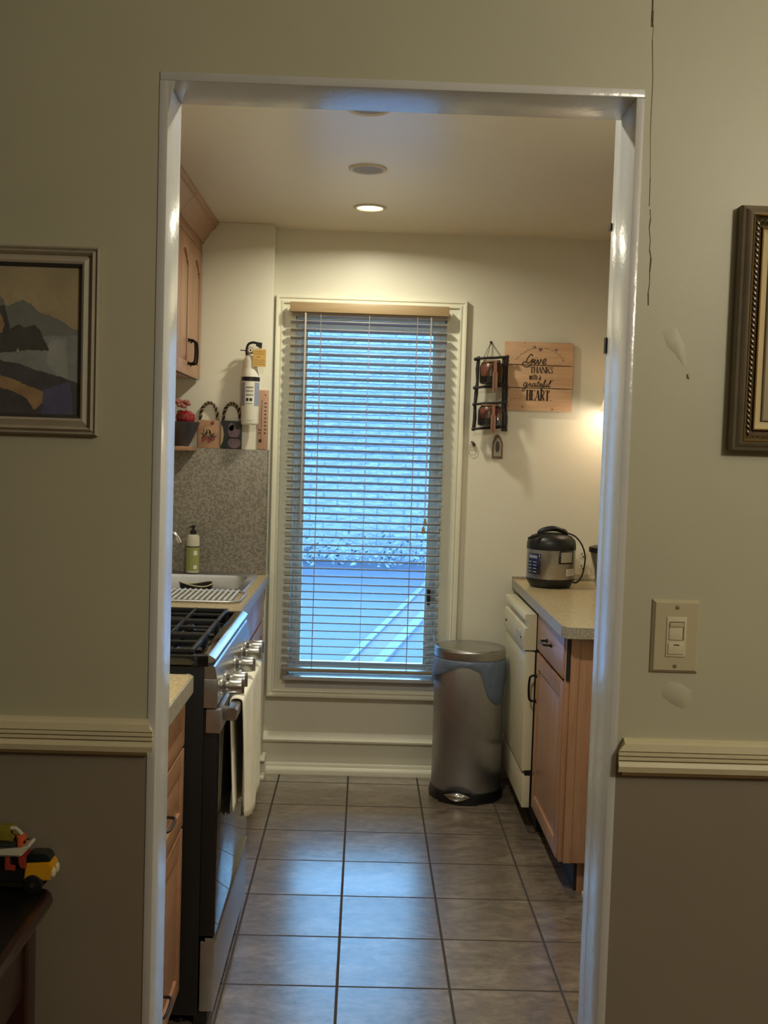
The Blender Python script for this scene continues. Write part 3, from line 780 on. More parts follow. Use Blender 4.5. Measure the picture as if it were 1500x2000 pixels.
# soap bottle
sx, sy = -.745, 4.885
t = thing('soap_bottle', (sx, sy, CT + .005), 'green labelled pump soap bottle on the sink rim by the backsplash', 'bottle')
z = CT + .006
b = MB(); b.lathe([(.027, z), (.029, z + .004), (.029, z + .150), (.026, z + .162), (.014, z + .168)], (sx, sy, 0), 32); b.build('body', 'soapwhite', t)
b = MB(); wrap(b, sx, sy, .0294, 170, 370, z + .010, z + .112, 24); b.build('label', 'green_label', t)
b = MB(); wrap(b, sx, sy, .0298, 285, 318, z + .078, z + .098, 6); wrap(b, sx, sy, .0298, 286, 316, z + .018, z + .034, 6); b.build('label_text', 'label_white', t)
b = MB(); wrap(b, sx, sy, .0296, 170, 370, z + .112, z + .117, 24); b.build('band', 'motif_dark', t)
b = MB(); b.lathe([(.013, z + .168), (.013, z + .184), (.008, z + .186), (.005, z + .188), (.005, z + .196), (.009, z + .197), (.009, z + .207), (.004, z + .208)], (sx, sy, 0), 20); b.tube([(sx, sy, z + .202), (sx - .012, sy - .02, z + .201)], .0035, 8); b.build('pump', 'black', t)
# dish with wavy pale rim in the basin
t = thing('black_dish', (-.70, 4.70, CT - .16), 'black dish with a wavy pale rim resting in the sink', 'dish')
b = MB(); n = 40
def wav(r, zz, amp): return [(-.70 + r * math.cos(2 * PI * k / n) * 1.0, 4.70 + r * .75 * math.sin(2 * PI * k / n), zz + amp * math.sin(2 * 2 * PI * k / n + .6)) for k in range(n)]
b.loft([wav(.035, CT - .163, 0), wav(.05, CT - .15, 0), wav(.066, CT - .06, .004), wav(.071, CT - .020, .007), wav(.069, CT - .018, .007), wav(.06, CT - .06, .004), wav(.03, CT - .15, 0)], True, True)
b.build('bowl', 'black', t)
b = MB(); b.tube(wav(.0705, CT - .019, .007), .0028, 6, True); b.build('rim', 'toy_clear', t)
# roll-up drying rack
t = thing('drying_rack', (-.72, 4.13, CT), 'steel rod drying rack lying on the counter between sink and stove', 'dish rack')
b = MB(); b.tube(rrect(-1.0, -.440, 3.985, 4.275, .05, CT + .007, 5), .0045, 8, True); b.build('rim', 'darksteel', t)
for k in range(26):
    x = -.985 + k * .0205
    b = MB(); b.tube([(x, 3.99, CT + .012), (x, 4.27, CT + .012)], .0048, 8)
    b.build('rod', 'rack_sheen', t)
# near counter and its drawer cabinet
t = thing('small_countertop', (-.74, 2.4, CT - .038), 'short beige laminate countertop left of the stove, nearest the doorway', 'countertop')
b = MB(); b.prism([(KL + .001, 2.02), (-.412, 2.02), (-.412, 2.715), (-.424, 2.732), (-.428, 2.738), (KL + .001, 2.738)], 2, z0, z1); b.build('top', 'laminate', t, smooth=0)
b = MB(); b.prism([(-.412, 2.02), (-.406, 2.02), (-.406, 2.718), (-.420, 2.741), (-.428, 2.741), (-.428, 2.738), (-.424, 2.732), (-.412, 2.715)], 2, z0 - .002, z1 + .0005); b.build('front_edge', 'laminate_edge', t, smooth=0)
t = thing('drawer_cabinet', (-.75, 2.4, 0), 'maple base cabinet with a stack of drawers beside the stove', 'cabinet')
b = MB(); b.box(KL + .001, -.452, 2.02, 2.755, .10, z0 - .002, .002); b.box(KL + .001, -.51, 2.02, 2.755, 0, .10); b.build('body', 'maple', t)
for q0, q1, hz in ((.745, .878, None), (.54, .737, .658), (.115, .532, .245)):
    d = door_panel(1, -.430, 2.06, 2.752, q0, q1, 'maple_h', t, 'drawer', False, .045)
    if hz: pull(d, -.430, 1, 2.41, hz, .10, False, 'darkmetal', .0038, .03)
# sink base cabinet
t = thing('sink_cabinet', (-.75, 4.25, 0), 'maple sink base cabinet between the stove and the window wall', 'cabinet')
b = MB(); b.box(KL + .001, -.452, 3.56, 4.93, .10, z0 - .002 - .15, .002); b.box(-.47, -.452, 3.56, 4.93, .10, z0 - .002, .002); b.box(KL + .001, -.51, 3.56, 4.93, 0, .10); b.build('body', 'maple', t)
for y0, y1, hy in ((3.565, 3.905, 3.60), (3.91, 4.40, 4.35), (4.41, 4.915, 4.46)):
    door_panel(1, -.430, y0, y1, .735, .875, 'maple_h', t, 'drawer_front', False, .03, panel=False)
    d = door_panel(1, -.430, y0, y1, .115, .725, 'maple', t, 'door', False)
    pull(d, -.430, 1, hy, .655, .10)

# ------------------------------------------------------------------ stove
SY0, SY1 = 2.778, 3.545
t = thing('gas_stove', (-.72, 3.16, 0), 'black and stainless gas stove in the left run of counters', 'stove')
b = MB(); b.box(KL + .02, -.388, SY0, SY1, .035, .940, .003); b.build('body', 'blackenamel', t)
for x in (-.44, -1.02):
    for y in (SY0 + .05, SY1 - .05):
        b = MB(); b.lathe([(.018, 0), (.018, .012), (.012, .014), (.012, .036)], (x, y, 0), 16); b.build('foot', 'black', t)
b = MB(); b.box(KL + .02, -.400, SY0, SY1, .936, .946)
for q in ((KL + .02, -.379, SY0 - .002, SY0 + .022), (KL + .02, -.379, SY1 - .018, SY1 + .004), (-.402, -.379, SY0 + .02, SY1 - .016), (KL + .02, KL + .045, SY0 + .02, SY1 - .016)): b.box(q[0], q[1], q[2], q[3], .937, .9655, .002)
ck = b.build('cooktop', 'blackglass', t)
b = MB(); b.prism([(-.388, .950), (-.380, .9672), (-.376, .9668), (-.361, .9575), (-.361, .953), (-.372, .947)], 1, SY0, SY1 + .004); b.build('front_trim', 'steel', t)
b = MB(); b.prism([(-.388, .836), (-.356, .836), (-.354, .840), (-.354, .898), (-.362, .936), (-.366, .9395), (-.388, .9395)], 1, SY0 + .002, SY1 - .002)
cp = b.build('control_panel', 'steel', t)
b = MB(); b.box(-.3885, -.356, SY0 - .001, SY0 + .008, .832, .905, .002); b.build('end_cap', 'darksteel', cp)
for y in (2.862, 2.945, 3.155, 3.335, 3.435):
    k = thing('knob_tmp', (-.355, y, .872), None, None); bpy.data.objects.remove(k)
    b = MB(); X = -.3545
    prof = [(.0235, 0), (.0235, .004), (.019, .007), (.013, .012), (.013, .019), (.021, .021), (.0215, .025), (.0205, .050), (.019, .053)]
    b.lathe([(r, h) for r, h in prof], (X, y, .872), 28, 0)
    b.box(X + .050, X + .0585, y - .005, y + .005, .853, .891, .002)
    b.build('knob', 'steel', t)
# oven door with glass, top band and bar handle
b = MB(); b.box(-.388, -.3525, SY0 + .003, SY1 - .003, .242, .828, .003); dr = b.build('oven_door', 'blackenamel', t)
b = MB(); b.box(-.3535, -.3475, SY0 + .004, SY1 - .004, .243, .770, .002); b.build('door_glass', 'blackglass', dr)
b = MB(); b.box(-.382, -.345, SY0 + .001, SY1 - .001, .768, .829, .003); b.build('top_band', 'darksteel', dr)
b = MB(); b.prism([(-.333, .794), (-.316, .792), (-.309, .797), (-.308, .819), (-.313, .825), (-.330, .825), (-.333, .822)], 1, SY0 + .035, SY1 - .035)
for y in (SY0 + .048, SY1 - .078): b.box(-.350, -.320, y, y + .03, .790, .822, .004)
b.build('handle', 'steel', dr)
b = MB(); b.box(-.384, -.348, SY0 + .002, SY1 - .002, .045, .228, .004); dw = b.build('drawer', 'darksteel', t)
b = MB(); b.prism([(-.372, .226), (-.3475, .226), (-.3455, .230), (-.352, .238), (-.372, .238)], 1, SY0 + .003, SY1 - .003); b.build('drawer_lip', 'chrome', dw)
b = MB(); b.box(-.40, -.365, SY0 + .02, SY1 - .02, .005, .046); b.build('toe_panel', 'toe', t)
# burners and grates
for x, y, r in ((-.56, 2.95, .042), (-.56, 3.37, .045), (-.87, 2.95, .038), (-.87, 3.37, .042), (-.72, 3.16, .05)):
    b = MB(); b.lathe([(r * 1.25, .945), (r * 1.2, .950), (r, .952), (r, .959), (r * .95, .961), (r * .3, .962)], (x, y, 0), 24); bu = b.build('burner', 'castiron', t)
    b = MB(); b.lathe([(r * .8, .961), (r * .78, .966), (r * .3, .967)], (x, y, 0), 24); b.build('burner_cap', 'black', bu)
gy = [SY0 + .022, SY0 + .265, SY0 + .505, SY1 - .022]
for a, c in zip(gy, gy[1:]):
    b = MB(); a += .003; c -= .003; zz0, zz1 = .968, .977
    for x in (-1.02, -.425): b.box(x - .005, x + .005, a, c, zz0 - .004, zz1, .003)
    for y in (a + .006, c - .006): b.box(-1.02, -.425, y - .004, y + .004, zz0 - .004, zz1, .0025)
    for x in (-.93, -.835, -.73, -.62, -.52): b.box(x - .0045, x + .0045, a + .006, c - .006, zz0, zz1 + .002, .003)
    m_ = (a + c) / 2
    b.box(-1.02, -.425, m_ - .0045, m_ + .0045, zz0, zz1, .003)
    for x in (-1.02, -.425):
        for y in (a + .008, c - .008): b.box(x - .006, x + .006, y - .006, y + .006, .945, zz0)
    b.build('grate', 'castiron', t)
# towel over the oven handle
tw = MB()
cols = 26
def towel_pt(s, v):
    """s 0..1 along the bar, v along the drape: inner hem -> over the bar -> outer hem"""
    y = 2.90 + .53 * s
    hem_o = .508 - .095 * math.sin(min(1, s / .78) * PI / 2) ** 1.5 + .30 * max(0, s - .78) + .006 * math.sin(s * 17)
    hem_i = .51 + .02 * math.sin(s * 7 + 1)
    path = []
    L_i = .8225 - hem_i; L_o = .8225 - hem_o
    if v < .42:
        u = v / .42; x = -.336 + .005 * math.sin(s * 14) * (1 - u) + .014 * (1 - u) * (1 - s); z = hem_i + L_i * u
    elif v < .58:
        u = (v - .42) / .16; a = PI * (1 - u); x = -.3195 + .0165 * math.cos(a); z = .8225 + .009 * math.sin(a)
    else:
        u = (v - .58) / .42; x = -.303 + (.0065 * math.sin(s * 15 + 1) + .005 * math.sin(s * 33 + 2 * u)) * u ** .6; z = .8225 - L_o * u
        y += (-.05 * (s - .3)) * u
    return (x, y, z)
tw.grid([[towel_pt(s / cols, v / 48) for s in range(cols + 1)] for v in range(49)])
o = tw.build('dish_towel', 'linen', loc=(-.306, 3.1, .82), smooth=180); solidify(o, .003)
tag(o, 'white cotton dish towel draped over the oven door handle', 'towel')

# ------------------------------------------------------------------ right side: trash can
cx, cy = .482, 4.803
t = thing('trash_can', (cx, cy, 0), 'round stainless steel pedal trash can in front of the window wall', 'trash can')
b = MB(); b.lathe([(.150, .030), (.1515, .034), (.1525, .60), (.150, .606), (.149, .612)], (cx, cy, 0), 64); b.build('body', 'darksteel', t)
b = MB(); b.lathe([(.153, .612), (.155, .614), (.155, .642), (.1535, .650), (.149, .655), (.10, .660), (.03, .662), (.002, .662)], (cx, cy, 0), 64); b.build('lid', 'steel', t)
b = MB(); b.lathe([(.150, 0), (.160, .002), (.162, .022), (.155, .042), (.148, .043)], (cx, cy, 0), 64)
pa = math.radians(252)
pd = Vector((math.cos(pa), math.sin(pa), 0)); ps = Vector((-pd.y, pd.x, 0))
ring0, ring1 = [], []
for k in range(17):
    u = -1 + k / 8; c = Vector((cx, cy, 0)) + pd * (.150 + .022 * (1 - u * u)) + ps * (.085 * u)
    ring0.append((c.x, c.y, .0005)); ring1.append((c.x, c.y, .030 + .030 * (1 - u * u)))
back0 = [(p[0] - pd.x * .05, p[1] - pd.y * .05, .0005) for p in ring0[::-1]]; back1 = [(p[0] - pd.x * .05, p[1] - pd.y * .05, .040) for p in ring0[::-1]]
b.loft([ring0 + back0, ring1 + back1]); b.build('base', 'black', t)
b = MB(); up = []; lo = []
for k in range(21):
    u = -1 + k / 10; c = Vector((cx, cy, 0)) + pd * (.152 + .030 * (1 - u * u)) + ps * (.063 * u)
    up.append((c.x - pd.x * .012 * (1 - u * u), c.y - pd.y * .012 * (1 - u * u), .036 + .018 * (1 - u * u))); lo.append((c.x, c.y, .036 - .016 * (1 - u * u)))
mid = [((p[0] + q[0]) / 2 + pd.x * .006, (p[1] + q[1]) / 2 + pd.y * .006, (p[2] + q[2]) / 2) for p, q in zip(up, lo)]
b.grid([up, mid, lo]); o = b.build('pedal', 'chrome', t, smooth=60); solidify(o, .004)
o = MB(); n = 96
def bag_bottom(a):
    d = (math.degrees(a)) % 360      # 270 = towards the camera
    if 205 <= d < 232: return .535 + .03 * (d - 205) / 27
    if 232 <= d < 282: return .565 + .022 * math.sin(PI * (d - 232) / 50)
    if 282 <= d < 296: return .565 - .10 * (d - 282) / 14
    if 296 <= d < 338: return .465 - .045 * math.sin(PI * (d - 296) / 42) - .0 
    return .50
rows = []
for j in range(7):
    u = j / 6; row = []
    for k in range(n + 1):
        a = 2 * PI * k / n; zb_ = bag_bottom(a); d = math.degrees(a) % 360
        r = .1562 + .004 * math.sin(u * PI) + .0012 * math.sin(a * 23 + u * 5)
        if 180 <= d <= 222: r += .020 * math.sin(PI * (d - 180) / 42) * u
        zz = .612 + (zb_ - .612) * u
        row.append((cx + r * math.cos(a), cy + r * math.sin(a), zz))
    rows.append(row)
o.grid(rows); o = o.build('bag_liner', 'bag', t, smooth=180); solidify(o, .0008)
tag(o, 'translucent blue plastic liner edge')

# ------------------------------------------------------------------ dishwasher
DF = .648
t = thing('dishwasher', (.96, 4.62, 0), 'almond enamel dishwasher under the right counter, behind the trash can', 'dishwasher')
DY0, DY1 = 4.322, 4.935
b = MB(); b.box(.695, 1.28, DY0 + .004, DY1 - .004, .09, .875); b.box(.72, 1.28, DY0 + .01, DY1 - .01, 0, .09); b.build('cabinet_box', 'toe', t)
b = MB(); b.box(DF + .004, .692, DY0, DY1, .245, .722, .008); b.build('door', 'almond', t)
b = MB(); b.box(DF + .010, .690, DY0 + .002, DY1 - .002, .098, .232, .006); b.build('kick_panel', 'almond', t)
b = MB(); b.box(.666, .694, DY0 + .001, DY1 - .001, .228, .250); b.build('vent_gap', 'black', t)
b = MB(); b.prism([(.692, .728), (DF - .004, .728), (DF - .006, .732), (DF - .004, .800), (DF - .002, .812), (DF + .012, .816), (DF + .012, .842), (DF - .003, .846), (DF - .003, .864), (DF + .001, .870), (.692, .870)], 1, DY0, DY1)
p = b.build('control_panel', 'almond', t)
b = MB(); b.box(DF - .0075, DF - .004, 4.42, 4.53, .742, .785); b.build('label_plate', 'almond_dark', p)
b = MB(); b.lathe([(.006, 0), (.006, -.004), (.004, -.005)], (DF - .004, 4.86, .765), 14, 0); b.lathe([(.004, 0), (.004, -.004)], (DF - .004, 4.395, .768), 10, 0); b.build('knob', 'slot', p)
b = MB(); b.box(DF + .0105, DF + .0125, 4.43, 4.84, .818, .840); b.build('handle_recess', 'almond_dark', p)

# ------------------------------------------------------------------ right counter and base cabinet
t = thing('right_countertop', (1.05, 4.35, CT - .036), 'beige laminate countertop on the right holding the rice cooker', 'countertop')
pts = [(.686, BW - .001), (.675, 3.700), (.690, 3.656), (KR - .001, 3.656), (KR - .001, BW - .001)]
ins = [(.692, BW - .001), (.681, 3.703), (.694, 3.662), (KR - .001, 3.662), (KR - .001, BW - .001)]
b = MB(); b.prism(ins, 2, CT - .034, CT); b.build('top', 'laminate', t, smooth=0)
b = MB(); b.prism(pts[:3] + [pts[3], ins[3], ins[2], ins[1], ins[0]], 2, CT - .037, CT + .0005); b.build('front_edge', 'laminate_edge', t, smooth=0)
b = MB(); b.box(.686, KR - .02, BW - .012, BW - .001, CT, CT + .012); b.box(KR - .02, KR - .001, 3.66, BW - .012, CT, CT + .1); b.build('upstand', 'laminate_edge', t, smooth=0)
t = thing('right_base_cabinet', (1.0, 4.0, 0), 'maple base cabinet with drawer and door at the right counter end', 'cabinet')
b = MB(); b.box(.714, KR - .001, 3.722, 4.318, .108, CT - .038, .002); b.box(.77, KR - .001, 3.74, 4.318, 0, .108); b.box(.700, .714, 3.722, 3.745, .108, CT - .038, .002); b.build('body', 'maple', t)
b = MB(); b.box(.7145, .86, 3.712, 3.722, .108, CT - .040, .002); b.box(.7145, .742, 3.708, 3.714, .108, CT - .040, .003); b.box(.790, .82, 3.708, 3.714, .108, CT - .040, .003); b.build('end_panel', 'maple', t)
b = MB(); b.box(.7005, .7125, 3.7165, 3.7225, .735, CT - .040); b.build('filler_strip', 'toe', t)
b = MB(); b.box(.76, .77, 3.745, 4.318, 0, .107); b.build('toe_kick', 'toe', t)
d = door_panel(-1, .694, 3.742, 4.314, .735, .880, 'maple_h', t, 'drawer', False, .03, panel=False)
pull(d, .694, -1, 4.03, .808, .095, False)
d = door_panel(-1, .694, 3.742, 4.314, .112, .722, 'maple', t, 'door', False)
pull(d, .694, -1, 4.285, .585, .10)

# ------------------------------------------------------------------ rice cooker
cx, cy = .818, 4.80
t = thing('rice_cooker', (cx, cy, CT), 'stainless steel rice cooker with black lid on the right counter', 'rice cooker')
b = MB(); b.lathe([(.070, CT + .001), (.086, CT + .003), (.098, CT + .022), (.1045, CT + .034), (.1045, CT + .040), (.10, CT + .041)], (cx, cy, 0), 48); b.build('base', 'black', t)
b = MB(); b.lathe([(.1035, CT + .039), (.1045, CT + .042), (.1045, CT + .165), (.102, CT + .168)], (cx, cy, 0), 64); b.build('body', 'steel', t)
b = MB(); b.lathe([(.1055, CT + .164), (.1065, CT + .168), (.1055, CT + .190), (.101, CT + .206), (.086, CT + .222), (.05, CT + .234), (.02, CT + .237), (.002, CT + .237)], (cx, cy, 0), 56); ld = b.build('lid', 'black', t)
b = MB(); b.tube(catmull([(cx - .062, cy - .02, CT + .225), (cx - .05, cy - .02, CT + .243), (cx, cy - .02, CT + .254), (cx + .05, cy - .02, CT + .243), (cx + .062, cy - .02, CT + .222)], 6), [.006 + .006 * math.sin(PI * k / 24) for k in range(25)], 10); b.build('lid_handle', 'black', ld)
b = MB(); b.lathe([(.014, CT + .236), (.014, CT + .243), (.010, CT + .245)], (cx + .045, cy + .01, -.006), 16); b.build('steam_vent', 'chrome', ld)
b = MB(); wrap(b, cx, cy, .1055, 196, 236, CT + .060, CT + .148, 12); p = b.build('control_panel', 'pot_panel', t); solidify(p, .002)
b = MB()
wrap(b, cx, cy, .1068, 202, 228, CT + .128, CT + .140, 6)
for r_ in range(4):
    for a in (200, 216): wrap(b, cx, cy, .1068, a, a + 10, CT + .068 + .014 * r_, CT + .072 + .014 * r_, 3)
b.build('panel_marks', 'label_blue', p)
b = MB(); wrap(b, cx, cy, .1055, 279, 322, CT + .108, CT + .166, 12); p = b.build('collector', 'black', t); solidify(p, .002)
b = MB(); wrap(b, cx, cy, .1068, 284, 317, CT + .114, CT + .158, 10); b.build('collector_window', 'almond_dark', p)
b = MB(); wrap(b, cx, cy, .1049, 300, 333, CT + .056, CT + .086, 8); lb = b.build('rating_label', 'label_white', t)
b = MB()
for k in range(5): wrap(b, cx, cy, .1052, 303, 318 + 9 * random.random(), CT + .060 + .005 * k, CT + .0615 + .005 * k, 4)
b.build('print', 'switch_dark', lb)
b = MB(); b.tube(catmull([(cx + .09, cy + .03, CT + .02), (cx + .118, cy, CT + .022), (cx + .136, cy - .02, CT + .06), (cx + .143, cy - .03, CT + .13), (cx + .128, cy - .03, CT + .185), (cx + .098, cy - .025, CT + .222), (cx + .06, cy - .03, CT + .238),
                          (cx + .01, cy - .045, CT + .256), (cx - .03, cy - .06, CT + .248), (cx - .07, cy - .075, CT + .226)], 6), .0034, 8)
c_ = b.build('power_cord', 'black', t)
b = MB(); b.tube([(cx - .068, cy - .075, CT + .227), (cx - .10, cy - .085, CT + .218), (cx - .116, cy - .09, CT + .214)], [.007, .007, .004], 8); b.build('plug', 'black', c_)
# steel pot with black rim, mostly behind the jamb
px_, py_ = 1.062, 4.74
t = thing('steel_pot', (px_, py_, CT), 'steel pot with black rim at the right end, half hidden by the jamb', 'pot')
b = MB(); b.lathe([(.045, CT + .001), (.055, CT + .004), (.058, CT + .03), (.066, CT + .09), (.080, CT + .14), (.086, CT + .165)], (px_, py_, 0), 40); b.build('body', 'steel', t)
b = MB(); b.lathe([(.086, CT + .160), (.091, CT + .162), (.091, CT + .182), (.07, CT + .188), (.02, CT + .190)], (px_, py_, 0), 40); b.tube(catmull([(px_ + .088, py_, CT + .17), (px_ + .12, py_, CT + .165), (px_ + .125, py_, CT + .11), (px_ + .075, py_, CT + .08)], 5), .008, 8); b.build('rim', 'black', t)
# outlet
t = thing('wall_outlet', (1.006, BW, 1.02), 'ivory duplex outlet on the back wall beside the rice cooker', 'outlet')
b = MB(); b.box(.966, 1.048, BW - .006, BW - .0005, .954, 1.082, .002); p = b.build('plate', 'outlet', t)
for zz in (1.046, .992):
    b = MB(); b.box(.990, 1.024, BW - .0085, BW - .005, zz - .016, zz + .016, .003); s_ = b.build('socket', 'outlet', t)
    b = MB(); b.box(.998, 1.001, BW - .0092, BW - .008, zz - .002, zz + .009); b.box(1.012, 1.015, BW - .0092, BW - .008, zz - .002, zz + .009); b.lathe([(.0035, 0), (.0035, -.0008)], (1.0065, BW - .0084, zz - .009), 10, 1); b.build('slots', 'slot', s_)
# small lit lamp at the right
lx, ly, lz = 1.098, 4.895, 1.735
t = thing('wall_lamp', (lx, BW, lz), 'small lit wall lamp with pale cone shade at the right jamb edge', 'lamp')
b = MB(); n = 32
prof = [(.074, 1.690), (.048, 1.778), (.046, 1.778), (.072, 1.690)]
b.loft([[(lx + r * math.cos(2 * PI * i / n), ly + r * math.sin(2 * PI * i / n), z) for i in range(n)] for r, z in prof + prof[:1]], True, False); b.build('shade', 'shade', t)
b = MB(); b.ball((lx, ly, 1.722), .022, 16, (1, 1, 1.25)); b.build('bulb', 'bulb', t)
b = MB(); b.tube([(lx, ly, 1.74), (lx, ly, 1.775), (lx, ly + .07, 1.80), (lx, BW - .005, 1.80)], .006, 8); b.lathe([(.03, -.001), (.03, -.008), (.02, -.012)], (lx, BW, 1.80), 20, 1)
for a in (0, 2.09, 4.19): b.tube([(lx, ly, 1.774), (lx + .047 * math.cos(a), ly + .047 * math.sin(a), 1.777)], .0015, 5)
b.build('bracket', 'trimwhite', t)

# ------------------------------------------------------------------ things on the back wall
t = thing('wall_sign', (.77, BW, 1.69), 'square three-plank wood sign lettered with a thankful motto', 'sign')
SXa, SXb, SZa, SZb, SYf = .612, .922, 1.692, 2.000, BW - .022
dz = (SZb - SZa) / 3
bt = [(SZa, SZa + dz - .003), (SZa + dz + .001, SZa + 2 * dz - .003), (SZa + 2 * dz + .001, SZb)]
for k, (a, c) in enumerate(bt):
    b = MB(); b.box(SXa + random.uniform(-.001, .001), SXb + random.uniform(-.001, .001), SYf, BW - .008, a, c, .0015); b.build('plank', 'pine', t)
b = MB(); b.box(SXa + .03, SXa + .06, BW - .0085, BW - .001, SZa + .02, SZb - .02); b.box(SXb - .06, SXb - .03, BW - .0085, BW - .001, SZa + .02, SZb - .02); b.build('batten', 'pine', t)
b = MB()
for x, z, r in ((.700, 1.707, .005), (.835, 1.700, .006), (.818, 1.778, .004), (.700, 1.994, .003), (.665, 1.745, .003), (.83, 1.74, .003), (.618, 1.795, .005), (.832, 1.83, .005)): disc(b, x, z, r, r * .8, SYf, .0004)
b.build('knots', 'rope', t)
# lettering: sign plane coordinates, 1 unit = sign width, origin top-left, taken along the planks
SW = .310
def sp(u, v): return (SXa + u * SW, SYf - .0005, SZb - v * SW)
def pen(b, pts, r):
    b.tube([sp(u, v) for u, v in [(p.x, p.y) for p in catmull([(u, v, 0) for u, v in pts], 6)]], r, 6)
ink = 'darkink'
W = .0021
def script(name, strokes, r=W):
    b = MB()
    for s in strokes: pen(b, s, r)
    b.build(name, ink, t, smooth=60)
# "Give"
script('lettering_give', [
    [(.405, .205), (.395, .178), (.37, .185), (.335, .235), (.318, .285), (.335, .305), (.365, .295), (.395, .262), (.405, .245)],
    [(.418, .235), (.395, .30), (.365, .345), (.32, .362), (.275, .345), (.262, .315), (.285, .292), (.325, .292)],
    [(.408, .298), (.426, .280), (.448, .250), (.437, .285), (.433, .310), (.442, .318), (.462, .298)],
    [(.456, .228), (.461, .222)],
    [(.462, .298), (.474, .268), (.486, .252), (.489, .285), (.490, .317), (.512, .295), (.527, .262), (.523, .250), (.545, .258)],
    [(.548, .300), (.585, .280), (.604, .254), (.590, .239), (.566, .260), (.556, .296), (.573, .318), (.612, .300)]])
# "grateful"
script('lettering_grateful', [
    [(.345, .60), (.322, .585), (.295, .605), (.288, .635), (.305, .642), (.33, .618), (.345, .598), (.33, .64), (.305, .70), (.28, .712), (.272, .695), (.30, .668), (.355, .638)],
    [(.355, .638), (.378, .600), (.392, .603), (.385, .632), (.392, .642), (.412, .628)],
    [(.462, .602), (.44, .596), (.418, .615), (.412, .638), (.428, .642), (.45, .62), (.462, .602), (.452, .635), (.462, .642), (.478, .628)],
    [(.512, .560), (.492, .61), (.484, .638), (.496, .643), (.515, .628)], [(.485, .588), (.525, .583)],
    [(.515, .628), (.54, .618), (.552, .603), (.542, .595), (.525, .612), (.52, .636), (.535, .645), (.56, .628)],
    [(.56, .628), (.60, .575), (.612, .548), (.602, .545), (.585, .585), (.565, .65), (.548, .695), (.54, .69), (.56, .66), (.59, .632)],
    [(.605, .60), (.592, .634), (.602, .643), (.625, .622), (.636, .60), (.624, .635), (.634, .643), (.65, .628)],
    [(.65, .628), (.682, .575), (.69, .552), (.68, .55), (.662, .595), (.654, .635), (.664, .645), (.685, .63)]], .0017)
# printed capitals from stems and serifs
def poly(b, pts, d=.0010):
    b.prism([(SXa + u * SW, SZb - v * SW) for u, v in pts], 1, SYf - d, SYf + .0003)
def bar(b, u0, v0, u1, v1, w):
    d = Vector((u1 - u0, v1 - v0)); n = Vector((-d.y, d.x)).normalized() * w / 2
    poly(b, [(u0 - n.x, v0 - n.y), (u0 + n.x, v0 + n.y), (u1 + n.x, v1 + n.y), (u1 - n.x, v1 - n.y)])
def serif(b, u, v, w, h=.005): bar(b, u - w / 2, v, u + w / 2, v, h)
def letter(b, ch, u, v0, v1, w, thick, thin):
    h = v1 - v0; m = (v0 + v1) / 2
    if ch == 'T': bar(b, u + w / 2, v0, u + w / 2, v1, thick); bar(b, u, v0 + thin / 2, u + w, v0 + thin / 2, thin); bar(b, u + .002, v0, u + .002, v0 + h * .18, thin); bar(b, u + w - .002, v0, u + w - .002, v0 + h * .18, thin); serif(b, u + w / 2, v1, w * .6)
    if ch == 'H':
        for q in (u + thick / 2, u + w - thick / 2):
            bar(b, q, v0, q, v1, thick); serif(b, q, v0, thick * 1.6); serif(b, q, v1, thick * 1.6)
        bar(b, u, m, u + w, m, thin)
    if ch == 'A': bar(b, u + thin / 2, v1, u + w / 2, v0, thin); bar(b, u + w / 2, v0, u + w - thick / 2, v1, thick); bar(b, u + w * .2, v0 + h * .68, u + w * .7, v0 + h * .68, thin); serif(b, u + thin / 2, v1, w * .35); serif(b, u + w - thick / 2, v1, thick * 1.6)
    if ch == 'N': bar(b, u + thin / 2, v0, u + thin / 2, v1, thin); bar(b, u + w - thin / 2, v0, u + w - thin / 2, v1, thin); bar(b, u + thick / 3, v0, u + w - thick / 3, v1, thick); serif(b, u, v0, w * .3); serif(b, u + thin / 2, v1, w * .35); serif(b, u + w - thin / 2, v0, w * .35)
    if ch == 'K': bar(b, u + thick / 2, v0, u + thick / 2, v1, thick); bar(b, u + thick, m + h * .1, u + w - .004, v0, thin); bar(b, u + w * .45, m, u + w - thick / 2, v1, thick); serif(b, u + thick / 2, v0, thick * 1.6); serif(b, u + thick / 2, v1, thick * 1.6); serif(b, u + w - .005, v0, w * .35); serif(b, u + w - .005, v1, w * .4)
    if ch == 'E': bar(b, u + thick / 2, v0, u + thick / 2, v1, thick); [bar(b, u, q, u + w, q, thin) for q in (v0 + thin / 2, v1 - thin / 2)]; bar(b, u, m, u + w * .7, m, thin); bar(b, u + w - .002, v0, u + w - .002, v0 + h * .2, thin); bar(b, u + w - .002, v1 - h * .2, u + w - .002, v1, thin)
    if ch in 'RS':
        if ch == 'R':
            bar(b, u + thick / 2, v0, u + thick / 2, v1, thick); serif(b, u + thick / 2, v1, thick * 1.6); bar(b, u + w * .45, m, u + w - thick / 3, v1, thick * .85)
            arc = [(u + thick * .5 + (w - thick * 1.0) * math.sin(PI * k / 10) ** .7, v0 + (m - v0) * (1 - math.cos(PI * k / 10)) / 2) for k in range(11)]
        else:
            arc = [(u + w * .92, v0 + h * .16), (u + w * .7, v0 + h * .02), (u + w * .3, v0 + h * .06), (u + w * .15, v0 + h * .25), (u + w * .45, v0 + h * .46), (u + w * .8, v0 + h * .66), (u + w * .8, v0 + h * .9), (u + w * .45, v0 + h * .99), (u + w * .08, v0 + h * .84)]
        for (a0, b0), (a1, b1) in zip(arc, arc[1:]): bar(b, a0, b0, a1, b1, thick * .62)
b = MB(); u = .378
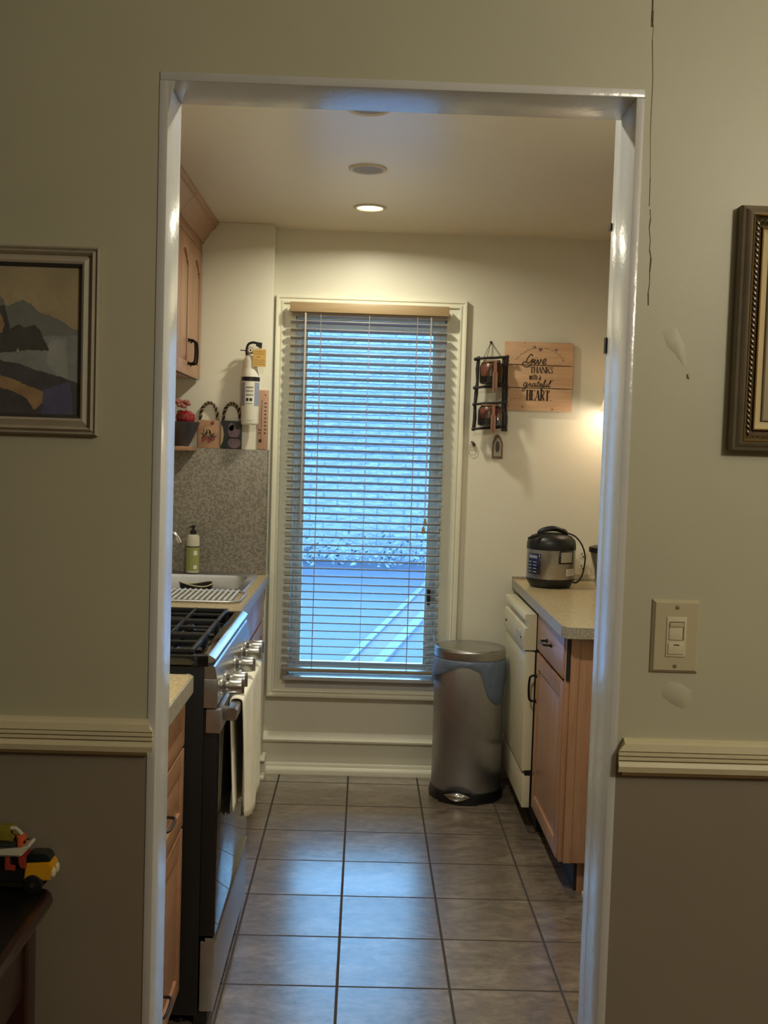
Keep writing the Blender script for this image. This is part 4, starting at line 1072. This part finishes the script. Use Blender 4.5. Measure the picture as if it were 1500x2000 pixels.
for ch, w_ in zip('THANKS', (.048, .056, .056, .054, .056, .040)):
    letter(b, ch, u, .358, .442, w_, .014, .005); u += w_ + .005
b.build('lettering_thanks', ink, t, smooth=0)
b = MB(); u = .336
for ch, w_ in zip('HEART', (.064, .056, .070, .062, .068)):
    letter(b, ch, u, .692, .842, w_, .023, .006); u += w_ + .005
b.build('lettering_heart', ink, t, smooth=0)
b = MB()     # "with a"
for u0, v0, u1, v1 in ((.372, .485, .380, .545), (.388, .485, .380, .545), (.388, .485, .396, .545), (.404, .485, .396, .545), (.420, .485, .420, .545), (.420, .465, .420, .473),
                       (.440, .470, .440, .545), (.432, .488, .450, .488), (.462, .465, .462, .545), (.482, .495, .482, .545), (.462, .492, .482, .492), (.532, .490, .532, .545), (.518, .488, .532, .488), (.518, .515, .532, .512), (.516, .515, .516, .545), (.516, .543, .532, .543)):
    bar(b, u0, v0, u1, v1, .0095)
b.build('lettering_with_a', ink, t, smooth=0)
b = MB()     # heart above the words
hp = []
for k in range(28):
    a = 2 * PI * k / 28; hx = 16 * math.sin(a) ** 3; hz = 13 * math.cos(a) - 5 * math.cos(2 * a) - 2 * math.cos(3 * a) - math.cos(4 * a)
    hp.append((.517 + hx * .0018, .105 - hz * .0020))
poly(b, hp, .0008); b.build('heart_mark', 'purpleink', t, smooth=0)
b = MB()     # flowering sprigs
for side in (-1, 1):
    arc = [(.517 + side * (.06 + .29 * k / 12), .085 + .17 * (k / 12) ** 1.8 + .006 * math.sin(k * 1.9)) for k in range(13)]
    pen(b, arc, .0006)
    for k, (u, v) in enumerate(arc):
        if k % 1 == 0 and k not in (3, 4, 8):
            s_ = -1 if k % 2 else 1; bar(b, u, v, u + side * .012, v + s_ * .016, .005)
b.build('sprigs', 'rope', t, smooth=0)
b = MB()
for u, v, r in ((.43, .068, .006), (.735, .10, .004), (.75, .115, .0035), (.76, .10, .004), (.85, .255, .0035)): x, _, z = sp(u, v); disc(b, x, z, r * .8, r * .8, SYf, .0008, 12)
b.build('blossoms', 'purpleink', t)

# hanging twig rack with two jars
t = thing('twig_jar_rack', (.548, BW, 1.6), 'dark twig ladder rack hung by cord left of the wood sign', 'wall decor')
b = MB()
for x, y_, tilt in ((.493, 5.0, -.006), (.606, 5.0, .004), (.622, 5.03, .003)):
    b.tube([(x + tilt * (1 - k / 6) * 2 + .002 * math.sin(k * 2.1), y_ + .002 * math.cos(k * 1.7), 1.595 + .33 * k / 6) for k in range(7)], [.0078 + .0014 * math.sin(k * 2.7) for k in range(7)], 8)
b.build('upright', 'twig', t)
for z, y_ in ((1.918, 4.99), (1.790, 4.985), (1.716, 4.985), (1.606, 4.985)):
    b = MB(); b.tube([(.478, y_, z - .006), (.52, y_ - .002, z), (.57, y_ - .002, z + .003), (.620, y_, z + .009)], [.005, .006, .006, .005], 8)
    for x, q in ((.478, z - .006), (.620, z + .009)): b.ball((x, y_, q), .009, 8)
    b.build('rung', 'twig', t)
b = MB()
for x0_, y0_ in ((.512, 5.0), (.600, 5.0), (.53, 5.03)): b.tube([(x0_, y0_, 1.915), (.550, BW - .008, 1.993)], .0012, 5)
b.build('cord', 'twig', t)
b = MB(); b.lathe([(.005, -.001), (.006, -.008), (.003, -.010)], (.550, BW, 1.994), 12, 1); b.build('nail', 'darkmetal', t)
def jar(cx_, cy_, zb_, h, r, label):
    j = thing('glass_jar', (cx_, cy_, zb_), label, 'jar', 'candle jars in the twig rack')
    b = MB(); b.lathe([(r * .85, zb_), (r * .98, zb_ + .004), (r, zb_ + .02), (r, zb_ + h * .7), (r * .88, zb_ + h * .86), (r * .72, zb_ + h * .93), (r * .74, zb_ + h), (r * .70, zb_ + h), (r * .66, zb_ + h * .9), (r * .8, zb_ + h * .8)], (cx_, cy_, 0), 36, cap=False); b.build('glass', 'jarglass', j)
    b = MB(); b.lathe([(r * .9, zb_ + .030), (r * .955, zb_ + .033), (r * .955, zb_ + h * .68), (r * .82, zb_ + h * .84), (r * .3, zb_ + h * .85)], (cx_, cy_, 0), 36); b.build('candle', 'jarwax', j)
    b = MB(); b.lathe([(r * .8, zb_ + .0035), (r * .94, zb_ + .006), (r * .955, zb_ + .029), (r * .3, zb_ + .030)], (cx_, cy_, 0), 36); b.build('dark_base', 'motif_dark', j)
    b = MB(); y = cy_ - r - .004
    b.box(cx_ + .004, cx_ + .018, y, y + .002, zb_ - .03, zb_ + h * .92); b.box(cx_ + .000, cx_ + .009, y - .003, y - .001, zb_ - .035, zb_ + h * .5); b.lathe([(r * .74, zb_ + h * .9), (r * .78, zb_ + h * .93), (r * .74, zb_ + h * .97)], (cx_, cy_, 0), 24, cap=False)
    b.box(cx_ + .012, cx_ + .022, y - .002, y, zb_ - .026, zb_ + h * .45); b.build('ribbon', 'ribbon', j)
jar(.550, 4.985, 1.803, .105, .052, 'upper candle jar with brown ribbon in the dark twig rack')
jar(.549, 4.985, 1.616, .098, .052, 'lower candle jar with brown ribbon in the dark twig rack')
# ring ornament and arched icon below
t = thing('hanging_ring_ornament', (.482, BW, 1.50), 'small wire ring ornament with holly sprig, below the twig rack', 'ornament')
b = MB(); b.tube([(.483 + .021 * math.cos(2 * PI * k / 28), BW - .008, 1.512 + .028 * math.sin(2 * PI * k / 28)) for k in range(28)], .0012, 6, True)
b.tube([(.483 + .010 * math.cos(2 * PI * k / 20), BW - .009, 1.52 + .017 * math.sin(2 * PI * k / 20)) for k in range(20)], .0009, 5, True); b.tube([(.485, BW - .001, 1.553), (.485, BW - .008, 1.545), (.484, BW - .008, 1.54)], .001, 5); b.build('ring', 'icon_pale', t)
b = MB()
for a in (-.9, -.3, .3): b.loft([[(.490 + .016 * u * math.sin(a) - .004 * s_ * math.cos(a) * math.sin(PI * u), BW - .011 - .002 * s_ * (k_ - 1), 1.542 - .022 * u * math.cos(a)) for s_ in (-1, 1)] + [] for k_, u in enumerate((.02, .3, .6, .98))], False, False)
o = b.build('holly_leaves', 'motif_dark', t); solidify(o, .001)
b = MB(); [b.ball((.478 + .007 * k, BW - .011, 1.543 - .002 * k), .0045, 8) for k in range(2)]; b.build('berries', 'motif_red', t)
t = thing('arched_icon', (.595, BW, 1.475), 'tiny arched wooden icon on the wall below the twig rack', 'wall plaque')
def arch(x0, x1, z0, zs, zt_, n=8):
    c = (x0 + x1) / 2; pts = [(x0, z0), (x1, z0), (x1, zs)]
    for k in range(1, n): u = k / n; pts.append((x1 + (c - x1) * u, zs + (zt_ - zs) * math.sin(u * PI / 2) ** .9))
    pts.append((c, zt_))
    for k in range(n - 1, 0, -1): u = k / n; pts.append((x0 + (c - x0) * u, zs + (zt_ - zs) * math.sin(u * PI / 2) ** .9))
    return pts + [(x0, zs)]
b = MB(); b.prism(arch(.573, .620, 1.472, 1.540, 1.580), 1, BW - .010, BW - .0005); b.build('frame', 'icon_frame', t)
b = MB(); b.prism(arch(.580, .613, 1.482, 1.538, 1.566), 1, BW - .0108, BW - .009); b.build('inset', 'icon_pale', t)
b = MB(); disc(b, .5965, 1.525, .010, .026, BW - .0108, .0010); b.build('figure', 'icon_dark', t)

# right upper cabinet (behind the jamb from here)
t = thing('upper_cabinet', (1.28, 4.3, 1.777), 'maple upper cabinet on the right wall, out of sight behind the jamb', 'cabinet')
b = MB(); b.box(1.205, KR - .001, 3.705, 4.72, 1.780, 2.43, .002); b.build('body', 'maple', t)
for a, c, hy in ((3.71, 4.21, 4.18), (4.214, 4.716, 4.245)):
    d = door_panel(-1, 1.185, a, c, 1.777, 2.33, 'maple', t, 'door', True); pull(d, 1.185, -1, hy, 1.872, .095)

# hinges left on the right jamb
for z0_, z1_, lab in ((1.897, 1.909, 'small dark hinge stub high on the right jamb edge'), (1.680, 1.708, 'dark hinge leaf on the right jamb edge beside the wood sign')):
    b = MB(); b.box(OR + .0005, OR + .006, 1.990, 2.002, z0_, z1_, .0008); b.tube([(OR + .0022, 2.0015, z0_), (OR + .0022, 2.0015, z1_)], .0022, 8)
    tag(b.build('door_hinge', 'darkmetal', loc=(OR, 2.0, z0_)), lab, 'hinge')

# ------------------------------------------------------------------ dining side: pictures, switch, table, toy
def ring_part(name, parent, x0, x1, z0, z1, prof, mat):
    b = MB(); rect_frame(b, x0, x1, z0, z1, prof); return b.build(name, mat, parent)
t = thing('framed_painting', (-.65, DW0, 1.50), 'taupe framed seascape painting on the wall left of the doorway', 'painting')
Y = DW0
fr = ring_part('frame', t, -.885, -.4365, 1.503, 1.806, [(0, Y - .001), (0, Y - .010), (.003, Y - .015), (.006, Y - .010), (.008, Y - .014), (.010, Y - .018), (.013, Y - .014), (.0145, Y - .009), (.024, Y - .015), (.0275, Y - .013), (.0275, Y - .001)], 'frame_taupe')
ring_part('inner_lip', fr, -.858, -.4635, 1.530, 1.779, [(0, Y - .001), (0, Y - .013), (.001, Y - .013), (.0065, Y - .007), (.0065, Y - .001)], 'frame_lip')
b = MB(); b.box(-.856, -.466, Y - .0060, Y - .001, 1.533, 1.776); b.build('canvas', 'sky_paint', t, smooth=0)
def stroke(name, pts, mat, lv):
    # points in quarter-millimetre steps from the canvas' visible left edge and top
    P_ = [(min(-.4665, -.600 + x * .0001767), max(1.5335, min(1.7755, 1.8275 - y * .0001738))) for x, y in pts]
    Q = []
    for (xa, za), (xb, zb_) in zip(P_, P_[1:] + P_[:1]):
        n_ = max(1, int(math.hypot(xb - xa, zb_ - za) / .0022))
        for k in range(n_):
            x_, z_ = xa + (xb - xa) * k / n_, za + (zb_ - za) * k / n_
            if k: x_ += random.uniform(-.0011, .0011); z_ += random.uniform(-.0009, .0009)
            Q.append((min(-.4665, max(-.856, x_)), min(1.7755, max(1.5335, z_))))
    b = MB(); b.prism(Q, 1, Y - .0061 - .00015 * lv, Y - .0055); b.build(name, mat, t, smooth=0)
stroke('painted_mountains', [(-900, 480), (-500, 560), (-200, 500), (0, 560), (80, 690), (220, 620), (300, 660), (370, 730), (470, 760), (560, 800), (690, 880), (770, 900), (770, 1000), (-1450, 1000)], 'mount_paint', 1)
stroke('painted_sea', [(-1450, 985), (770, 940), (770, 1400), (-1450, 1400)], 'sea_paint', 2)
stroke('painted_light_path', [(470, 1000), (620, 960), (640, 1340), (560, 1330), (440, 1200)], 'glint_paint', 3)
stroke('painted_headland', [(-1450, 800), (-700, 700), (-100, 700), (60, 680), (110, 900), (180, 850), (250, 880), (330, 850), (380, 890), (410, 960), (470, 1085), (280, 1085), (120, 1110), (-1450, 1200)], 'head_paint', 4)
stroke('painted_shore', [(-1450, 1150), (0, 1180), (80, 1200), (200, 1215), (320, 1260), (560, 1320), (770, 1385), (770, 1700), (-1450, 1700)], 'shore_paint', 5)
stroke('painted_blue_shore', [(420, 1450), (650, 1370), (690, 1520), (690, 1700), (410, 1700)], 'blue_paint', 6)
stroke('painted_bank', [(-1450, 1290), (-300, 1280), (0, 1320), (110, 1350), (420, 1465), (410, 1580), (340, 1640), (260, 1530), (120, 1460), (0, 1440), (-1450, 1480)], 'ochre_paint', 7)
stroke('painted_cliff', [(-500, 700), (0, 730), (40, 790), (60, 860), (40, 930), (0, 945), (-500, 1050)], 'ochre_paint', 8)
stroke('painted_sail', [(190, 1060), (202, 1115), (165, 1118)], 'glint_paint', 9)
t = thing('picture_frame', (.80, DW0, 1.51), 'dark ornate picture frame with gold beading, cut off at right', 'picture')
fx0, fx1, fz0, fz1 = .5945, 1.05, 1.5125, 1.9075
fr = ring_part('frame', t, fx0, fx1, fz0, fz1, [(0, Y - .001), (0, Y - .020), (.002, Y - .024), (.006, Y - .026), (.008, Y - .030), (.014, Y - .034), (.0165, Y - .034), (.0165, Y - .001)], 'frame_brown')
ring_part('outer_bead', fr, fx0 + .0160, fx1 - .0160, fz0 + .0160, fz1 - .0160, [(0, Y - .030), (0, Y - .036), (.0012, Y - .037), (.0024, Y - .035), (.0024, Y - .028)], 'gold')
ring_part('cove', fr, fx0 + .018, fx1 - .018, fz0 + .018, fz1 - .018, [(0, Y - .001), (0, Y - .031), (.004, Y - .027), (.012, Y - .022), (.018, Y - .020), (.018, Y - .001)], 'rope_dark')
# carved rope round the cove
b = MB(); q = .0255
cor = [(fx0 + q, fz0 + q), (fx1 - q, fz0 + q), (fx1 - q, fz1 - q), (fx0 + q, fz1 - q)]
for (xa, za), (xb, zb2) in zip(cor, cor[1:] + cor[:1]):
    L = math.hypot(xb - xa, zb2 - za); n_ = int(L / .0085)
    ux, uz = (xb - xa) / L, (zb2 - za) / L
    for k in range(n_):
        s_ = (k + .5) * L / n_; p0 = Vector((xa + ux * s_, Y - .0265, za + uz * s_)); d = Vector((ux * .006 - uz * .0038, 0, uz * .006 + ux * .0038))
        b.tube([p0 - d, p0 - d * .4 + Vector((0, -.0015, 0)), p0 + d * .4 + Vector((0, -.0015, 0)), p0 + d], [.0008, .0024, .0024, .0008], 6)
b.build('carved_rope', 'rope_dark', fr)
ring_part('inner_bead', fr, fx0 + .034, fx1 - .034, fz0 + .034, fz1 - .034, [(0, Y - .018), (0, Y - .026), (.0012, Y - .027), (.0026, Y - .025), (.0026, Y - .016)], 'gold')
ln = ring_part('liner', t, fx0 + .036, fx1 - .036, fz0 + .036, fz1 - .036, [(0, Y - .001), (0, Y - .022), (.014, Y - .015), (.014, Y - .001)], 'liner')
ring_part('fillet', ln, fx0 + .049, fx1 - .049, fz0 + .049, fz1 - .049, [(0, Y - .012), (0, Y - .019), (.001, Y - .020), (.003, Y - .019), (.003, Y - .010)], 'frame_brown')
b = MB(); b.box(fx0 + .048, fx1 - .048, Y - .012, Y - .001, fz0 + .048, fz1 - .048); b.build('print', 'pic_right', t, smooth=0)
# dimmer switch
t = thing('dimmer_switch', (.523, DW0, 1.20), 'beige slide dimmer switch plate on the wall right of the doorway', 'light switch')
b = MB(); x0, x1, za, zb = .4835, .563, 1.1405, 1.2625
b.loft([[(x0, Y - .0005, za), (x1, Y - .0005, za), (x1, Y - .0005, zb), (x0, Y - .0005, zb)], [(x0, Y - .002, za), (x1, Y - .002, za), (x1, Y - .002, zb), (x0, Y - .002, zb)], [(x0 + .005, Y - .0075, za + .005), (x1 - .005, Y - .0075, za + .005), (x1 - .005, Y - .0075, zb - .005), (x0 + .005, Y - .0075, zb - .005)]])
b.build('plate', 'switch', t)
b = MB(); b.box(.5070, .5405, Y - .0095, Y - .006, 1.168, 1.2345, .0025); ins_ = b.build('insert', 'switch_light', t)
b = MB(); b.box(.5115, .5365, Y - .0098, Y - .009, 1.196, 1.227); b.build('slide_track', 'switch_dark', ins_)
b = MB(); b.box(.5110, .5335, Y - .0112, Y - .0092, 1.1965, 1.2175, .001); b.build('slide_cover', 'switch_light', ins_)
b = MB(); b.box(.5115, .5350, Y - .0125, Y - .009, 1.2175, 1.2250, .0015); b.build('slider', 'switch', ins_)
b = MB(); b.box(.5105, .5365, Y - .0112, Y - .009, 1.1725, 1.1915, .001); rk = b.build('rocker', 'switch_light', ins_)
b = MB(); b.box(.5195, .5285, Y - .0116, Y - .0108, 1.1875, 1.1892); b.build('pilot_mark', 'slot', rk)
for z in (1.2505, 1.1525):
    b = MB(); b.lathe([(.0035, 0), (.0034, -.001), (.0018, -.0016)], (.524, Y - .0074, z), 14, 1); b.build('screw', 'switch_dark', t)
# console table
t = thing('console_table', (-1.0, 1.52, 0), 'dark cherry console table against the wall left of the doorway', 'table')
tx0, tx1, ty0, ty1, tz = -1.75, -.490, 1.27, 1.818, .752
b = MB(); b.loft([rrect(tx0 + .02, tx1 - .026, ty0 + .02, ty1 - .004, .012, tz - .040), rrect(tx0 + .015, tx1 - .020, ty0 + .015, ty1 - .003, .015, tz - .032), rrect(tx0 + .004, tx1 - .005, ty0 + .004, ty1, .02, tz - .024), rrect(tx0, tx1, ty0, ty1, .025, tz - .012), rrect(tx0 + .003, tx1 - .003, ty0 + .003, ty1, .025, tz - .002), rrect(tx0 + .006, tx1 - .006, ty0 + .006, ty1, .025, tz)])
b.build('top', 'cherry', t)
b = MB(); b.loft([rrect(tx0 + .012, tx1 - .014, ty0 + .012, ty1 - .006, .02, tz - .001), rrect(tx0 + .012, tx1 - .014, ty0 + .012, ty1 - .006, .02, tz + .0015)]); b.build('inlay', 'tabletop', t)
b = MB(); b.box(tx0 + .05, tx1 - .032, ty0 + .05, ty1 - .02, tz - .15, tz - .038, .003); b.build('apron', 'cherry', t)
for x in (tx0 + .07, tx1 - .05):
    for y in (ty0 + .07, ty1 - .045):
        b = MB(); b.loft([rrect(x - .024, x + .024, y - .024, y + .024, .006, tz - .04), rrect(x - .024, x + .024, y - .024, y + .024, .006, tz - .18), rrect(x - .021, x + .021, y - .021, y + .021, .006, .0)]); b.build('leg', 'cherry', t)
# toy truck and toy on it
zt0 = tz + .0015
t = thing('toy_truck', (-.55, 1.805, zt0), 'yellow and black toy truck on the dark console table', 'toy')
yl, yr = 1.788, 1.826
def tp(x, y): return (-.5215 + (x / 11.1 - 64) * .000823, .781 - (y / 11.1 - 115) * .000823)
def toy(name, pts, mat, parent, y0=yl, y1=yr, bev=.003):
    b = MB(); b.prism([tp(*q) for q in pts], 1, y0, y1)
    bmesh.ops.bevel(b.bm, geom=[e for e in b.bm.edges if abs(e.verts[0].co.y - e.verts[1].co.y) < 1e-6], offset=bev, segments=2, affect='EDGES', clamp_overlap=True)
    return b.build(name, mat, parent, smooth=50)
toy('chassis', [(-700, 1120), (490, 1085), (480, 1420), (-700, 1420)], 'black', t, yl + .002, yr - .002)
h_ = toy('hood', [(495, 1390), (530, 1080), (570, 975), (1050, 935), (1125, 1030), (1145, 1150), (1110, 1270), (1040, 1335), (935, 1350), (870, 1325), (800, 1262), (710, 1245), (615, 1285), (545, 1380)], 'toy_yellow', t, bev=.005)
b = MB(); x_, z_ = tp(1115, 1180)
for y in (yl + .008, yr - .008): b.ball((x_, y, z_), .0075, 12, (.8, 1, 1.3))
b.build('headlight', 'toy_clear', h_)
toy('bumper', [(960, 1300), (1120, 1240), (1100, 1330), (960, 1365)], 'toy_clear', t, yl + .003, yr - .003, .002)
toy('windshield', [(575, 955), (585, 790), (640, 768), (940, 765), (1020, 810), (1070, 900), (1065, 935)], 'toy_glass', t, yl + .003, yr - .003)
for wx in (708, -300):
    for y in (yl - .003, yr - .007):
        x_, z_ = tp(wx, 1430); r_ = z_ - zt0
        b = MB(); b.lathe([(.006, y), (r_ * .92, y + .001), (r_, y + .003), (r_, y + .008), (r_ * .8, y + .010)], (x_, 0, z_), 24, 1); wh = b.build('wheel', 'black', t)
        b = MB(); b.lathe([(.0042, y - .0008), (.0042, y + .001)], (x_, 0, z_), 14, 1); b.build('hub', 'steel', wh)
toy('cargo_frame', [(90, 820), (200, 820), (195, 1010), (320, 1030), (310, 1135), (90, 1125)], 'toy_red', t, yl - .001, yl + .006, .0015)
toy('cab_post', [(380, 820), (540, 815), (545, 1080), (440, 1085), (375, 960)], 'toy_red', t, yl - .001, yr, .002)
toy('load', [(-700, 880), (380, 880), (380, 1090), (-700, 1090)], 'black', t, yl + .008, yr - .003)
t = thing('toy_digger', (-.575, 1.805, tp(0, 815)[1]), 'white and orange toy piled on the yellow toy truck', 'toy')
toy('tray', [(-700, 680), (380, 640), (590, 545), (630, 595), (465, 785), (385, 803), (-700, 815)], 'toy_white', t, yl - .004, yr)
toy('block', [(325, 360), (455, 355), (492, 440), (440, 560), (430, 640), (330, 640)], 'toy_orange', t, yl + .003, yl + .022)
toy('body', [(-500, 480), (300, 500), (305, 650), (-500, 665)], 'motif_dark', t, yl + .004, yr - .004)
toy('cabin', [(-500, 190), (190, 205), (200, 380), (260, 420), (230, 500), (-500, 490)], 'toy_olive', t, yl + .002, yr - .006)
b = MB(); b.tube([(tp(*q)[0], yl + .008, tp(*q)[1]) for q in ((180, 215), (290, 215), (360, 270), (430, 350))], .0035, 8); b.build('arm', 'toy_white', t)

# ------------------------------------------------------------------ lights
def area(name, loc, size, power, col, rot=(0, 0, 0), shape='DISK', spread=None):
    L = bpy.data.lights.new(name, 'AREA'); L.shape = shape; L.size = size; L.energy = power; L.color = col
    if spread: L.spread = spread
    o = bpy.data.objects.new(name, L); COL.objects.link(o); o.location = loc; o.rotation_euler = rot
    return o
area('recessed_lamp_light', (-.012, 4.545, CE - .006), .09, 8.8, (1, .95, .74), spread=2.85)
area('recessed_lamp_light', (-.022, 2.56, CE - .006), .09, 20, (1, .96, .80))
def point(name, loc, r, power, col):
    L = bpy.data.lights.new(name, 'POINT'); L.shadow_soft_size = r; L.energy = power; L.color = col
    o = bpy.data.objects.new(name, L); COL.objects.link(o); o.location = loc; return o
point('wall_lamp_light', (lx, ly, 1.672), .022, 1.7, (1, .84, .64))
point('dining_ceiling_light', (1.25, .25, 2.25), .12, 46, (1, .92, .74))

wd = bpy.data.worlds.new('daylight'); scene.world = wd; wd.use_nodes = True
bg = wd.node_tree.nodes['Background']; bg.inputs['Color'].default_value = (.25, .60, 1.0, 1); bg.inputs['Strength'].default_value = 27

# ------------------------------------------------------------------ camera
YAW, PITCH, ROLL, F = .0182, .0559, .0314, 2173.8
cy_, sy_, cp_, sp_, c_, s_ = math.cos(YAW), math.sin(YAW), math.cos(PITCH), math.sin(PITCH), math.cos(ROLL), math.sin(ROLL)
r = Vector((cy_, -sy_, 0)); f = Vector((sy_ * cp_, cy_ * cp_, -sp_)); d = f.cross(r)
rx, dy = c_ * r - s_ * d, s_ * r + c_ * d
cam = bpy.data.cameras.new('camera'); co = bpy.data.objects.new('camera', cam); COL.objects.link(co)
mat = Matrix.Identity(4)
for i in range(3): mat[i][0], mat[i][1], mat[i][2] = rx[i], -dy[i], -f[i]
mat.translation = (0, 0, CAM_Z); co.matrix_world = mat
cam.sensor_fit = 'VERTICAL'; cam.sensor_height = 36; cam.sensor_width = 27; cam.lens = F / 2000 * 36
cam.clip_start = .05; cam.clip_end = 100
scene.camera = co
vs = scene.view_settings
vs.view_transform = 'Standard'; vs.look = 'None'; vs.gamma = 1; vs.use_curve_mapping = False; vs.exposure = 0
